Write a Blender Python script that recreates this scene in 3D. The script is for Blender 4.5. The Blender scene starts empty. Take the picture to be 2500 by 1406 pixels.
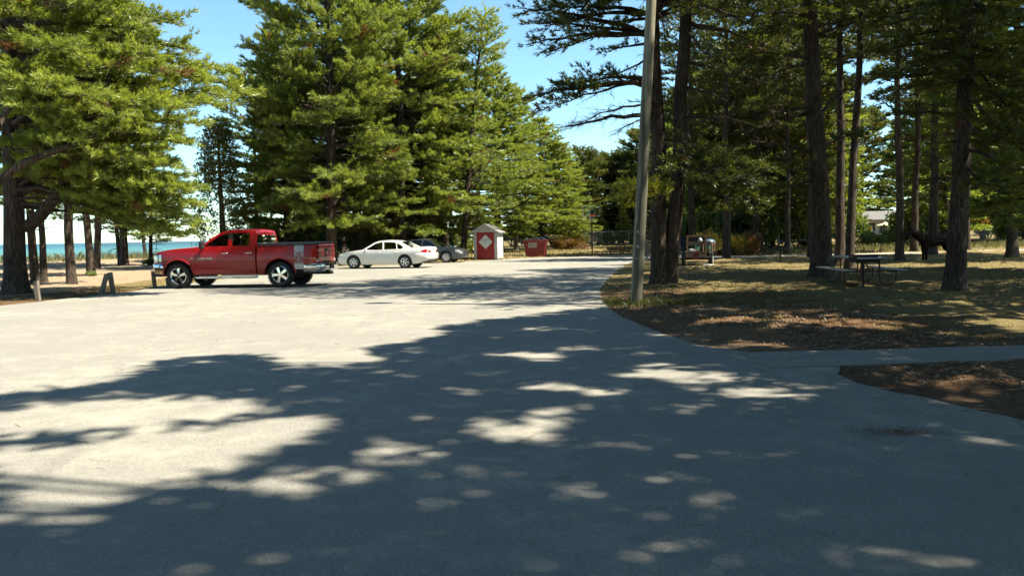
import bpy, bmesh, math, random
import numpy as np
from mathutils import Vector, Matrix
from mathutils.geometry import tessellate_polygon

# ------------------------------------------------------------------ camera, sky, sun, exposure
SC = bpy.context.scene
COL = SC.collection
FPX, CXP, CYP, CAMH = 1962.0, 1250.0, 703.0, 1.6
PITCH, ROLL = math.radians(3.78), math.radians(1.08)
FW = Vector((0, math.cos(PITCH), -math.sin(PITCH)))
U0 = Vector((0, math.sin(PITCH), math.cos(PITCH)))
XR = Vector((1, 0, 0)) * math.cos(ROLL) - U0 * math.sin(ROLL)
UP = U0 * math.cos(ROLL) + Vector((1, 0, 0)) * math.sin(ROLL)
cam_d = bpy.data.cameras.new('camera')
cam = bpy.data.objects.new('camera', cam_d)
COL.objects.link(cam)
m3 = Matrix((XR, UP, -FW)).transposed()
cam.matrix_world = Matrix.Translation((0, 0, CAMH)) @ m3.to_4x4()
cam_d.sensor_width = 36.0
cam_d.lens = 36.0 * FPX / 2500.0
cam_d.clip_start = 0.1
cam_d.clip_end = 30000
SC.camera = cam

SUN = Vector((5.31, -1.0, 8.5)).normalized()          # towards the sun
sun_el = math.asin(SUN.z)
sun_az = math.atan2(SUN.x, SUN.y)
W = bpy.data.worlds.new('World')
SC.world = W
W.use_nodes = True
wn = W.node_tree
sky = wn.nodes.new('ShaderNodeTexSky')
sky.sky_type = 'NISHITA'
sky.sun_disc = False
sky.sun_elevation = sun_el
sky.sun_rotation = sun_az
sky.altitude = 0
sky.air_density = 0.85
sky.dust_density = 0.15
sky.ozone_density = 0.7
bg = wn.nodes['Background']
bg.inputs['Strength'].default_value = 0.064
wb = wn.nodes.new('ShaderNodeMix'); wb.data_type = 'RGBA'; wb.blend_type = 'MULTIPLY'      # the camera's cool white balance
wb.inputs[0].default_value = 1.0; wb.inputs[7].default_value = (0.86, 1.10, 1.06, 1)
wn.links.new(sky.outputs[0], wb.inputs[6]); wn.links.new(wb.outputs[2], bg.inputs[0])
sd = bpy.data.lights.new('sun', 'SUN')
sd.energy = 5.0
sd.angle = math.radians(0.55)
sd.color = (1.0, 0.92, 0.74)
so = bpy.data.objects.new('sun', sd)
COL.objects.link(so)
so.rotation_euler = SUN.to_track_quat('Z', 'Y').to_euler()
SC.view_settings.view_transform = 'Standard'
SC.view_settings.look = 'None'
SC.view_settings.exposure = 1.9
SC.view_settings.gamma = 1.0
SC.view_settings.use_curve_mapping = False
cy = SC.cycles
cy.max_bounces = 7
cy.diffuse_bounces = 4
cy.glossy_bounces = 3
cy.transmission_bounces = 5
cy.transparent_max_bounces = 10
cy.caustics_reflective = False
cy.caustics_refractive = False
cy.sample_clamp_indirect = 6.0

# ------------------------------------------------------------------ helpers
def ray(px, py):
    return FW + XR * ((px - CXP) / FPX) - UP * ((py - CYP) / FPX)
def at(px, py, Y):
    d = ray(px, py)
    return Vector((0, 0, CAMH)) + d * (Y / d.y)
def gr(px, py, z=0.0):
    d = ray(px, py)
    return Vector((0, 0, CAMH)) + d * ((z - CAMH) / d.z)

def tag(o, label=None, cat=None, group=None, kind=None):
    if label: o['label'] = label
    if cat: o['category'] = cat
    if group: o['group'] = group
    if kind: o['kind'] = kind
    return o
def thing(name, label, cat, loc=(0, 0, 0), rotz=0.0, group=None):
    o = bpy.data.objects.new(name, None)
    o.empty_display_size = 0.2
    COL.objects.link(o)
    o.location = loc
    o.rotation_euler = (0, 0, rotz)
    return tag(o, label, cat, group)
def link(name, me, parent=None):
    o = bpy.data.objects.new(name, me)
    COL.objects.link(o)
    if parent is not None: o.parent = parent
    return o
def copy_tree(o, parent=None):
    c = o.copy()
    COL.objects.link(c)
    c.parent = parent
    for ch in list(o.children): copy_tree(ch, c)
    return c

class MB:
    def __init__(s): s.v = []; s.f = []
    def add(s, vs, fs):
        n = len(s.v)
        s.v += [tuple(p) for p in vs]
        s.f += [tuple(i + n for i in q) for q in fs]
        return s
    def box(s, c, d, rot=None):
        x, y, z = d[0] / 2, d[1] / 2, d[2] / 2
        vs = [Vector(p) for p in ((-x, -y, -z), (x, -y, -z), (x, y, -z), (-x, y, -z), (-x, -y, z), (x, -y, z), (x, y, z), (-x, y, z))]
        if rot is not None: vs = [rot @ p for p in vs]
        return s.add([p + Vector(c) for p in vs], [(0, 3, 2, 1), (4, 5, 6, 7), (0, 1, 5, 4), (1, 2, 6, 5), (2, 3, 7, 6), (3, 0, 4, 7)])
    def beam(s, a, b, w, h, up=(0, 0, 1)):
        a = Vector(a); b = Vector(b); d = (b - a).normalized()
        u = Vector(up)
        if abs(d.dot(u)) > .98: u = Vector((1, 0, 0))
        r = d.cross(u).normalized(); u = r.cross(d)
        q = [r * (sx * w / 2) + u * (sy * h / 2) for sx, sy in ((-1, -1), (1, -1), (1, 1), (-1, 1))]
        return s.add([a + k for k in q] + [b + k for k in q], [(0, 1, 2, 3), (7, 6, 5, 4), (0, 4, 5, 1), (1, 5, 6, 2), (2, 6, 7, 3), (3, 7, 4, 0)])
    def tube(s, path, radii, n=8, caps=True, wob=0.0, rnd=None):
        P = [Vector(p) for p in path]
        if not hasattr(radii, '__len__'): radii = [radii] * len(P)
        ref = Vector((0.31, 0.17, 0.93))
        vs = []; m = len(P)
        for i, p in enumerate(P):
            d = (P[min(i + 1, m - 1)] - P[max(i - 1, 0)]).normalized()
            rf = ref if abs(d.dot(ref)) < .93 else Vector((1, 0, 0))
            a = d.cross(rf).normalized(); b = d.cross(a)
            for k in range(n):
                t = 2 * math.pi * k / n
                r = radii[i] * (1 + (rnd.uniform(-wob, wob) if rnd else 0))
                vs.append(p + a * (r * math.cos(t)) + b * (r * math.sin(t)))
        fs = []
        for i in range(m - 1):
            for k in range(n):
                k2 = (k + 1) % n
                fs.append((i * n + k, i * n + k2, (i + 1) * n + k2, (i + 1) * n + k))
        if caps:
            fs.append(tuple(range(n))[::-1]); fs.append(tuple((m - 1) * n + k for k in range(n)))
        return s.add(vs, fs)
    def lathe(s, prof, n=24, c=(0, 0, 0), axis='z', close=False):
        vs = []; fs = []
        for r, h in prof:
            for k in range(n):
                t = 2 * math.pi * k / n
                p = (r * math.cos(t), r * math.sin(t), h)
                if axis == 'y': p = (p[0], p[2], p[1])
                if axis == 'x': p = (p[2], p[0], p[1])
                vs.append((p[0] + c[0], p[1] + c[1], p[2] + c[2]))
        m = len(prof)
        for i in range(m if close else m - 1):
            for k in range(n):
                k2 = (k + 1) % n; j = (i + 1) % m
                fs.append((i * n + k, i * n + k2, j * n + k2, j * n + k))
        return s.add(vs, fs)
    def prism(s, poly, fn, d0, d1):
        """poly of 2D points, fn(u, v, d) -> 3D point; caps tessellated"""
        n = len(poly)
        tri = tessellate_polygon([[Vector((u, v, 0)) for u, v in poly]])
        vs = [fn(u, v, d0) for u, v in poly] + [fn(u, v, d1) for u, v in poly]
        fs = [tuple(t) for t in tri] + [tuple(i + n for i in t)[::-1] for t in tri]
        fs += [(i, (i + 1) % n, (i + 1) % n + n, i + n) for i in range(n)]
        return s.add(vs, fs)
    def grid(s, rows, flip=False):
        """rows: list of equal-length lists of points"""
        m = len(rows); n = len(rows[0])
        vs = [p for r in rows for p in r]
        fs = []
        for i in range(m - 1):
            for j in range(n - 1):
                q = (i * n + j, i * n + j + 1, (i + 1) * n + j + 1, (i + 1) * n + j)
                fs.append(q[::-1] if flip else q)
        return s.add(vs, fs)
    def mesh(s, name, mat, smooth=None, bev=0.0, recalc=True, merge=0.0):
        me = bpy.data.meshes.new(name)
        me.from_pydata(s.v, [], s.f)
        if recalc or bev or merge:
            bm = bmesh.new(); bm.from_mesh(me)
            if merge: bmesh.ops.remove_doubles(bm, verts=bm.verts, dist=merge)
            if recalc: bmesh.ops.recalc_face_normals(bm, faces=bm.faces)
            if bev: bmesh.ops.bevel(bm, geom=[e for e in bm.edges if len(e.link_faces) == 2 and e.calc_face_angle(0) > .6], offset=bev, segments=2, affect='EDGES', profile=.6)
            bm.to_mesh(me); bm.free()
        if mat: me.materials.append(mat)
        if smooth is not None:
            me.polygons.foreach_set('use_smooth', [True] * len(me.polygons))
            me.set_sharp_from_angle(angle=math.radians(smooth))
        me.update()
        return me
    def build(s, name, mat, parent=None, smooth=None, bev=0.0, recalc=True, merge=0.0):
        return link(name, s.mesh(name, mat, smooth, bev, recalc, merge), parent)

# ------------------------------------------------------------------ materials
def newmat(name):
    m = bpy.data.materials.new(name)
    m.use_nodes = True
    nt = m.node_tree
    return m, nt, nt.nodes['Principled BSDF']
def N(nt, t, **kw):
    n = nt.nodes.new(t)
    for k, v in kw.items():
        if k in n.inputs: n.inputs[k].default_value = v
        else: setattr(n, k, v)
    return n
def noise_tex(nt, scale, detail=4, rough=.55, vec=None, dist=0.0):
    n = N(nt, 'ShaderNodeTexNoise', Scale=scale, Detail=detail, Roughness=rough, Distortion=dist)
    if vec is not None: nt.links.new(vec, n.inputs['Vector'])
    return n
def ramp(nt, fac, stops):
    r = nt.nodes.new('ShaderNodeValToRGB')
    el = r.color_ramp.elements
    while len(el) < len(stops): el.new(.5)
    for e, (p, c) in zip(el, stops):
        e.position = p
        e.color = (c[0], c[1], c[2], 1) if hasattr(c, '__len__') else (c, c, c, 1)
    nt.links.new(fac, r.inputs[0])
    return r
def mix(nt, fac, a, b, mode='MIX'):
    m = nt.nodes.new('ShaderNodeMix'); m.data_type = 'RGBA'; m.blend_type = mode
    for sock, v in ((m.inputs[0], fac), (m.inputs[6], a), (m.inputs[7], b)):
        if hasattr(v, 'is_linked') or hasattr(v, 'links'): nt.links.new(v, sock)
        elif not hasattr(v, '__len__'): sock.default_value = v
        else: sock.default_value = (v[0], v[1], v[2], 1)
    return m.outputs[2]
def math_n(nt, op, a, b=None, clamp=False):
    m = nt.nodes.new('ShaderNodeMath'); m.operation = op; m.use_clamp = clamp
    for i, v in enumerate((a, b)):
        if v is None: continue
        if hasattr(v, 'links'): nt.links.new(v, m.inputs[i])
        else: m.inputs[i].default_value = v
    return m.outputs[0]
def pm(name, col, rough=.6, metal=0.0, var=.12, vscale=6.0, bump=0.0, bscale=60.0, coat=0.0, spec=.5, stretch=None, col2=None, dirt=0.0):
    """principled paint / wood / metal with uneven colour and fine relief"""
    m, nt, b = newmat(name)
    tc = nt.nodes.new('ShaderNodeTexCoord')
    vec = tc.outputs['Object']
    if stretch:
        mp = N(nt, 'ShaderNodeMapping'); mp.inputs['Scale'].default_value = stretch
        nt.links.new(vec, mp.inputs['Vector']); vec = mp.outputs[0]
    c = col
    n1 = noise_tex(nt, vscale, 5, .6, vec)
    lo = tuple(max(0, k * (1 - var)) for k in col) if col2 is None else col2
    hi = tuple(k * (1 + var) for k in col)
    out = ramp(nt, n1.outputs[0], [(.3, lo), (.7, hi)]).outputs[0]
    if dirt:
        n2 = noise_tex(nt, 2.2, 6, .65, tc.outputs['Object'])
        out = mix(nt, math_n(nt, 'MULTIPLY', ramp(nt, n2.outputs[0], [(.45, 0), (.75, 1)]).outputs[0], dirt), out, (.16, .13, .09))
    nt.links.new(out, b.inputs['Base Color'])
    b.inputs['Roughness'].default_value = rough
    b.inputs['Metallic'].default_value = metal
    b.inputs['Coat Weight'].default_value = coat
    b.inputs['Coat Roughness'].default_value = .04
    b.inputs['Specular IOR Level'].default_value = spec
    if bump:
        n3 = noise_tex(nt, bscale, 4, .6, vec)
        bp = N(nt, 'ShaderNodeBump', Strength=bump, Distance=.02)
        nt.links.new(n3.outputs[0], bp.inputs['Height'])
        nt.links.new(bp.outputs[0], b.inputs['Normal'])
    return m
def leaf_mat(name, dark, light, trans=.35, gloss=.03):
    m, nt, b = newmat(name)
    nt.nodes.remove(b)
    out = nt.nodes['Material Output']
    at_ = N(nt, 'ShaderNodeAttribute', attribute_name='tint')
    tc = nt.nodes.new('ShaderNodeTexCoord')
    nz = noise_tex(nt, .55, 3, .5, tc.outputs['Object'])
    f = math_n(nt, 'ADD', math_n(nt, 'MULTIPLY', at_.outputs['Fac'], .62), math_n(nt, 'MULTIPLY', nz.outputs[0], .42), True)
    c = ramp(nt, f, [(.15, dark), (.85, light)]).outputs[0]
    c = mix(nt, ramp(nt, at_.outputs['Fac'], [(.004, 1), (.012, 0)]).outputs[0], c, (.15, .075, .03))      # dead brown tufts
    d = nt.nodes.new('ShaderNodeBsdfDiffuse'); nt.links.new(c, d.inputs[0])
    t = nt.nodes.new('ShaderNodeBsdfTranslucent')
    nt.links.new(mix(nt, 1.0, c, (1.15, 1.15, .55), 'MULTIPLY'), t.inputs[0])
    mx = N(nt, 'ShaderNodeMixShader'); mx.inputs[0].default_value = trans
    nt.links.new(d.outputs[0], mx.inputs[1]); nt.links.new(t.outputs[0], mx.inputs[2])
    g = N(nt, 'ShaderNodeBsdfGlossy', Roughness=.42); g.inputs[0].default_value = (.9, .95, 1, 1)
    m2 = N(nt, 'ShaderNodeMixShader'); m2.inputs[0].default_value = gloss
    nt.links.new(mx.outputs[0], m2.inputs[1]); nt.links.new(g.outputs[0], m2.inputs[2])
    nt.links.new(m2.outputs[0], out.inputs[0])
    return m
def bark_mat(name, dark, light, warm, sc=1.0):
    m, nt, b = newmat(name)
    tc = nt.nodes.new('ShaderNodeTexCoord')
    mp = N(nt, 'ShaderNodeMapping'); mp.inputs['Scale'].default_value = (11 * sc, 11 * sc, 1.5 * sc)
    nt.links.new(tc.outputs['Object'], mp.inputs['Vector'])
    n1 = noise_tex(nt, 1.6, 6, .65, mp.outputs[0], .8)
    vo = N(nt, 'ShaderNodeTexVoronoi', Scale=1.5, feature='DISTANCE_TO_EDGE')
    nt.links.new(mp.outputs[0], vo.inputs['Vector'])
    h = math_n(nt, 'ADD', math_n(nt, 'MULTIPLY', vo.outputs[0], .55), n1.outputs[0])
    c = ramp(nt, h, [(.36, dark), (.55, warm), (.82, light)]).outputs[0]
    n9 = noise_tex(nt, 1.3, 4, .6, tc.outputs['Object'])
    c = mix(nt, .8, c, ramp(nt, n9.outputs[0], [(.3, .5), (.7, 1.35)]).outputs[0], 'MULTIPLY')
    nt.links.new(c, b.inputs['Base Color'])
    b.inputs['Roughness'].default_value = .9
    b.inputs['Specular IOR Level'].default_value = .2
    bp = N(nt, 'ShaderNodeBump', Strength=.9, Distance=.05)
    nt.links.new(h, bp.inputs['Height']); nt.links.new(bp.outputs[0], b.inputs['Normal'])
    return m
def glass_mat(name, tint, t=.75):
    m, nt, b = newmat(name)
    nt.nodes.remove(b)
    out = nt.nodes['Material Output']
    tr = nt.nodes.new('ShaderNodeBsdfTransparent'); tr.inputs[0].default_value = (*tint, 1)
    g = N(nt, 'ShaderNodeBsdfGlossy', Roughness=.02)
    fr = N(nt, 'ShaderNodeFresnel', IOR=1.5)
    mx = nt.nodes.new('ShaderNodeMixShader')
    nt.links.new(math_n(nt, 'MULTIPLY', fr.outputs[0], 1.6, True), mx.inputs[0])
    nt.links.new(tr.outputs[0], mx.inputs[1]); nt.links.new(g.outputs[0], mx.inputs[2])
    nt.links.new(mx.outputs[0], out.inputs[0])
    return m

MT = {}
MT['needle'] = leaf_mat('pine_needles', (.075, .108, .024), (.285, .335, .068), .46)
MT['needle_shaded'] = leaf_mat('pine_needles_shaded', (.034, .048, .012), (.125, .142, .030), .42)  # darker needle copy; shade from the crowns above is put into the colour
MT['needle_yellow'] = leaf_mat('pine_needles_pale', (.08, .105, .014), (.28, .29, .04), .45)
MT['cedar'] = leaf_mat('cedar_leaves', (.055, .075, .018), (.19, .195, .048), .4)
MT['leaf'] = leaf_mat('broad_leaves', (.04, .075, .012), (.16, .205, .036), .45, .05)
MT['leaf_pale'] = leaf_mat('pale_leaves', (.06, .10, .014), (.23, .27, .055), .45, .05)
MT['juniper'] = leaf_mat('juniper_leaves', (.045, .04, .012), (.15, .13, .035), .3)
MT['rust'] = leaf_mat('brown_bracken', (.07, .035, .012), (.2, .11, .04), .3)
MT['drygrass'] = leaf_mat('dry_grass_blades', (.085, .068, .022), (.24, .19, .072), .35)
MT['greengrass'] = leaf_mat('green_grass_blades', (.04, .055, .012), (.13, .135, .032), .4)
MT['dunegrass'] = leaf_mat('dune_grass_blades', (.06, .065, .024), (.18, .17, .07), .35)
MT['litter'] = leaf_mat('needle_litter', (.08, .036, .015), (.22, .115, .055), .1, .04)
MT['bark'] = bark_mat('pine_bark', (.016, .012, .009), (.115, .092, .07), (.052, .038, .029))
MT['bark_red'] = bark_mat('red_pine_bark', (.02, .014, .01), (.14, .095, .07), (.07, .044, .031))
MT['bark_far'] = bark_mat('far_bark', (.02, .016, .013), (.13, .11, .085), (.06, .047, .037), .6)
MT['deadwood'] = pm('grey_dead_twigs', (.13, .11, .09), .9, var=.3)
# ------------------------------------------------------------------ ground, lot, paths, lake
rng = np.random.default_rng(11)
def gpt(px, py): 
    p = gr(px, py); return (p.x, p.y)
LOT_KEY = [(7.5, -12), (6.6, 0), (5.5, 3.5), (4.65, 5.4)] + [gpt(*q) for q in (
    (2500, 1025), (2270, 975), (2070, 925), (2040, 893), (1850, 861), (1700, 840), (1560, 790), (1490, 757), (1466, 725), (1470, 700), (1500, 665), (1535, 642))] + [
    (9.5, 46.5), (14, 47.5), (14, 55), (9.0, 56.2)] + [gpt(*q) for q in ((1450, 626), (1300, 629), (1210, 634.5), (1140, 638), (990, 646), (820, 651.5))] + [
    (-11.3, 38), (-12.2, 31)] + [gpt(*q) for q in ((375, 700), (330, 710), (180, 727), (0, 746))] + [(-15.2, 18.5), (-19, 15), (-40, 9), (-40, -12)]
def catmull(pts, per=0.35, closed=True, jit=0.0, seed=1):
    r = random.Random(seed); out = []; n = len(pts)
    for i in range(n if closed else n - 1):
        p0, p1, p2, p3 = (Vector(pts[(i + k) % n if closed else min(max(i + k, 0), n - 1)]) for k in (-1, 0, 1, 2))
        L = (p2 - p1).length; m = max(1, int(L / per))
        if L > 9: m = 6
        for k in range(m):
            t = k / m
            q = .5 * ((2 * p1) + (p2 - p0) * t + (2 * p0 - 5 * p1 + 4 * p2 - p3) * t * t + (3 * p1 - p0 - 3 * p2 + p3) * t ** 3)
            if L > 9: q = p1.lerp(p2, t)
            out.append((q.x + r.uniform(-jit, jit), q.y + r.uniform(-jit, jit)))
    return out
LOT = catmull(LOT_KEY, .22, True, .05, 3)
LOTA = np.array(LOT)
def inside(P, poly):
    x, y = P[:, 0], P[:, 1]; c = np.zeros(len(P), bool); n = len(poly); j = n - 1
    for i in range(n):
        xi, yi = poly[i]; xj, yj = poly[j]
        if yi != yj:
            k = ((yi > y) != (yj > y)) & (x < (xj - xi) * (y - yi) / (yj - yi) + xi)
            c ^= k
        j = i
    return c
def dist_poly(P, poly):
    A = np.asarray(poly); B = np.roll(A, -1, 0); d = np.full(len(P), 1e9)
    for a, b in zip(A, B):
        ab = b - a; L = (ab ** 2).sum() + 1e-9
        t = np.clip(((P - a) @ ab) / L, 0, 1)
        q = P - a - t[:, None] * ab
        d = np.minimum(d, (q ** 2).sum(1))
    return np.sqrt(d)
LOTC = catmull(LOT_KEY, 1.2, True, 0, 3)
def vnoise(x, y, s, seed=0):
    """smooth value noise"""
    r = np.random.default_rng(seed); T = r.random((64, 64))
    u = x / s; v = y / s
    i = np.floor(u).astype(int); j = np.floor(v).astype(int)
    fu = u - i; fv = v - j
    fu = fu * fu * (3 - 2 * fu); fv = fv * fv * (3 - 2 * fv)
    g = lambda a, b: T[a % 64, b % 64]
    return (g(i, j) * (1 - fu) + g(i + 1, j) * fu) * (1 - fv) + (g(i, j + 1) * (1 - fu) + g(i + 1, j + 1) * fu) * fv
pa = [((Vector(gpt(1850, 861)) + Vector(gpt(2040, 893))) / 2 - Vector((.5, 0))).to_tuple()] + [((Vector(gpt(x, y1)) + Vector(gpt(x, y2))) / 2).to_tuple() for x, y1, y2 in ((2200, 853, 888), (2480, 845, 880))] + [(8.6, 10.05), (12, 10.2), (18, 10.6)]
FPX_ = [p[0] for p in pa]; FPY_ = [p[1] for p in pa]
SHX = [-9000, -200, -51, -20, -6, 6, 30, 4000]
SHY = [-4000, 52, 80, 97, 125, 900, 7000, 9000]
def height(x, y):
    P = np.stack([x, y], 1)
    near = (np.abs(x) < 60) & (y < 80) & (y > -30)
    d = np.full(len(x), 30.0)
    if near.any():
        d[near] = dist_poly(P[near], LOTC) * np.where(inside(P[near], LOTC), -1, 1)
    e = np.clip((d - .35) / 1.3, 0, 1); e = e * e * (3 - 2 * e)
    lump = (vnoise(x, y, .5, 1) - .5) * .075 + (vnoise(x, y, .24, 2) - .5) * .05 + (vnoise(x, y, 2.3, 3) - .5) * .07
    z = -.014 + e * (.045 + lump)
    z = np.where(d < 0, -.014 - np.clip(-d, 0, .5) * .2, z)
    far = np.clip((d - 4) / 20, 0, 1)
    z += far * ((vnoise(x, y, 7, 4) - .45) * .28)
    s = y - np.interp(x, SHX, SHY)
    z += np.exp(-((s + 24) / 9) ** 2) * .12 * np.clip((x + 48) / 10, 0, 1)
    fp = np.abs(y - np.interp(x, FPX_, FPY_)); z = np.where((x > 2.6) & (x < 19), np.minimum(z, -.02 + np.clip((fp - .5) / .5, 0, 1) * .12), z)
    t = np.clip((s + 17) / 17, 0, 1)
    z = z - t * t * (3 - 2 * t) * 1.35 - np.clip(s / 30, 0, 1) * 2.0
    return z, d, s
def hz(x, y):
    z, d, s = height(np.array([x], float), np.array([y], float))
    return float(z[0])
def axis(segs):
    a = []
    for lo, hi, st in segs: a += list(np.arange(lo, hi - 1e-6, st))
    return np.array(a + [segs[-1][1]])
gx = axis([(-9000, -1000, 2000), (-1000, -100, 100), (-100, -40, 5), (-40, -18, 1.0), (-18, -10, .45), (-10, 1.5, 1.2), (1.5, 9, .13), (9, 20, .35), (20, 44, .8), (44, 100, 4), (100, 1000, 100), (1000, 9000, 2000)])
gy = axis([(-300, -40, 40), (-40, 4, 4), (4, 21, .17), (21, 40, .5), (40, 70, 1.0), (70, 120, 2.5), (120, 300, 20), (300, 1500, 150), (1500, 9000, 1500)])
X, Y = np.meshgrid(gx, gy)
xf, yf = X.ravel(), Y.ravel()
zf, df, sf = height(xf, yf)
def np_mesh(name, V, Fq, mat, smooth=True, attrs=None, dom='POINT'):
    me = bpy.data.meshes.new(name)
    k = Fq.shape[1]
    me.vertices.add(len(V)); me.vertices.foreach_set('co', np.ascontiguousarray(V, np.float32).ravel())
    me.loops.add(Fq.size); me.loops.foreach_set('vertex_index', np.ascontiguousarray(Fq, np.int32).ravel())
    me.polygons.add(len(Fq)); me.polygons.foreach_set('loop_start', np.arange(0, Fq.size, k, dtype=np.int32))
    if smooth: me.polygons.foreach_set('use_smooth', np.ones(len(Fq), bool))
    for nm, a in (attrs or {}).items():
        at_ = me.attributes.new(nm, 'FLOAT', dom); at_.data.foreach_set('value', np.ascontiguousarray(a, np.float32))
    if mat: me.materials.append(mat)
    me.update(calc_edges=True)
    return me
nx, ny = len(gx), len(gy)
ii = (np.arange(ny - 1)[:, None] * nx + np.arange(nx - 1)[None]).ravel()
FQ = np.stack([ii, ii + 1, ii + nx + 1, ii + nx], 1)
sm = lambda a, b, v: (lambda t: t * t * (3 - 2 * t))(np.clip((v - a) / (b - a), 0, 1))
right = sm(-4, 3, xf)
# ground cover weights, as it lies there: sand by the water, needles under the pines, dry turf inland
w_sand = (1 - right) * sm(-14, -15.5, xf) * sm(20, 26, yf) * .9 + sm(-34, -20, sf) * (1 - right)
w_sand = np.maximum(w_sand, right * (1 - sm(1.2, 5.5, df)) * sm(24, 17, yf) * .75)
w_need = right * (sm(6.5, 1.0, df) * .46 * sm(26, 17, yf) + .36 * sm(44, 30, yf)) + (1 - right) * sm(5.0, .4, df) * sm(30, 25, yf) * .95
w_need = w_need + (vnoise(xf, yf, 3.1, 8) - .5) * .5 * (w_need > .05)
w_sand = w_sand + (vnoise(xf, yf, 2.2, 9) - .5) * .35 * (w_sand > .05)

def ground_material():
    m, nt, b = newmat('park_ground')
    geo = nt.nodes.new('ShaderNodeNewGeometry'); P = geo.outputs['Position']
    sandA = N(nt, 'ShaderNodeAttribute', attribute_name='sandy').outputs['Fac']
    needA = N(nt, 'ShaderNodeAttribute', attribute_name='needly').outputs['Fac']
    n_f = noise_tex(nt, 34, 6, .7, P); n_m = noise_tex(nt, 2.6, 6, .65, P); n_l = noise_tex(nt, .55, 4, .6, P)
    mp = N(nt, 'ShaderNodeMapping'); mp.inputs['Scale'].default_value = (1.0, 2.2, 1); mp.inputs['Rotation'].default_value = (0, 0, .5)
    nt.links.new(P, mp.inputs[0]); n_s = noise_tex(nt, 60, 5, .75, mp.outputs[0], 1.5)
    turf = ramp(nt, n_f.outputs[0], [(.28, (.07, .055, .02)), (.52, (.16, .123, .055)), (.75, (.25, .195, .09))]).outputs[0]
    green = ramp(nt, n_f.outputs[0], [(.3, (.04, .048, .013)), (.7, (.12, .112, .036))]).outputs[0]
    turf = mix(nt, ramp(nt, n_m.outputs[0], [(.5, 0), (.72, .5)]).outputs[0], turf, green)
    sand = ramp(nt, n_f.outputs[0], [(.25, (.17, .125, .08)), (.6, (.29, .222, .15)), (.8, (.36, .285, .20))]).outputs[0]
    need = ramp(nt, n_s.outputs[0], [(.3, (.045, .025, .013)), (.5, (.115, .062, .034)), (.66, (.19, .115, .066)), (.8, (.30, .205, .13))]).outputs[0]
    fs = ramp(nt, math_n(nt, 'ADD', sandA, math_n(nt, 'MULTIPLY', math_n(nt, 'SUBTRACT', n_m.outputs[0], .5), 1.5)), [(.38, 0), (.58, 1)]).outputs[0]
    fn = ramp(nt, math_n(nt, 'ADD', needA, math_n(nt, 'MULTIPLY', math_n(nt, 'SUBTRACT', n_l.outputs[0], .5), 1.7)), [(.38, 0), (.66, .85)]).outputs[0]
    fn = math_n(nt, 'MULTIPLY', fn, ramp(nt, n_s.outputs[0], [(.25, .55), (.5, 1)]).outputs[0])
    c = mix(nt, fs, turf, sand); c = mix(nt, fn, c, need)
    n_p = noise_tex(nt, 6.5, 6, .75, P, .6)
    c = mix(nt, .75, c, ramp(nt, n_p.outputs[0], [(.32, .45), (.5, 1.0), (.68, 1.45)]).outputs[0], 'MULTIPLY')
    nt.links.new(c, b.inputs['Base Color'])
    b.inputs['Roughness'].default_value = .95; b.inputs['Specular IOR Level'].default_value = .1
    h = math_n(nt, 'ADD', n_f.outputs[0], math_n(nt, 'MULTIPLY', n_m.outputs[0], 2.0))
    bp = N(nt, 'ShaderNodeBump', Strength=1.0, Distance=.05)
    nt.links.new(h, bp.inputs['Height']); nt.links.new(bp.outputs[0], b.inputs['Normal'])
    return m
ground = link('ground', np_mesh('ground', np.stack([xf, yf, zf], 1), FQ, ground_material(), True, {'sandy': w_sand, 'needly': w_need}))
tag(ground, 'sandy park ground with dry turf and fallen pine needles', 'ground', kind='structure')

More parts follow.
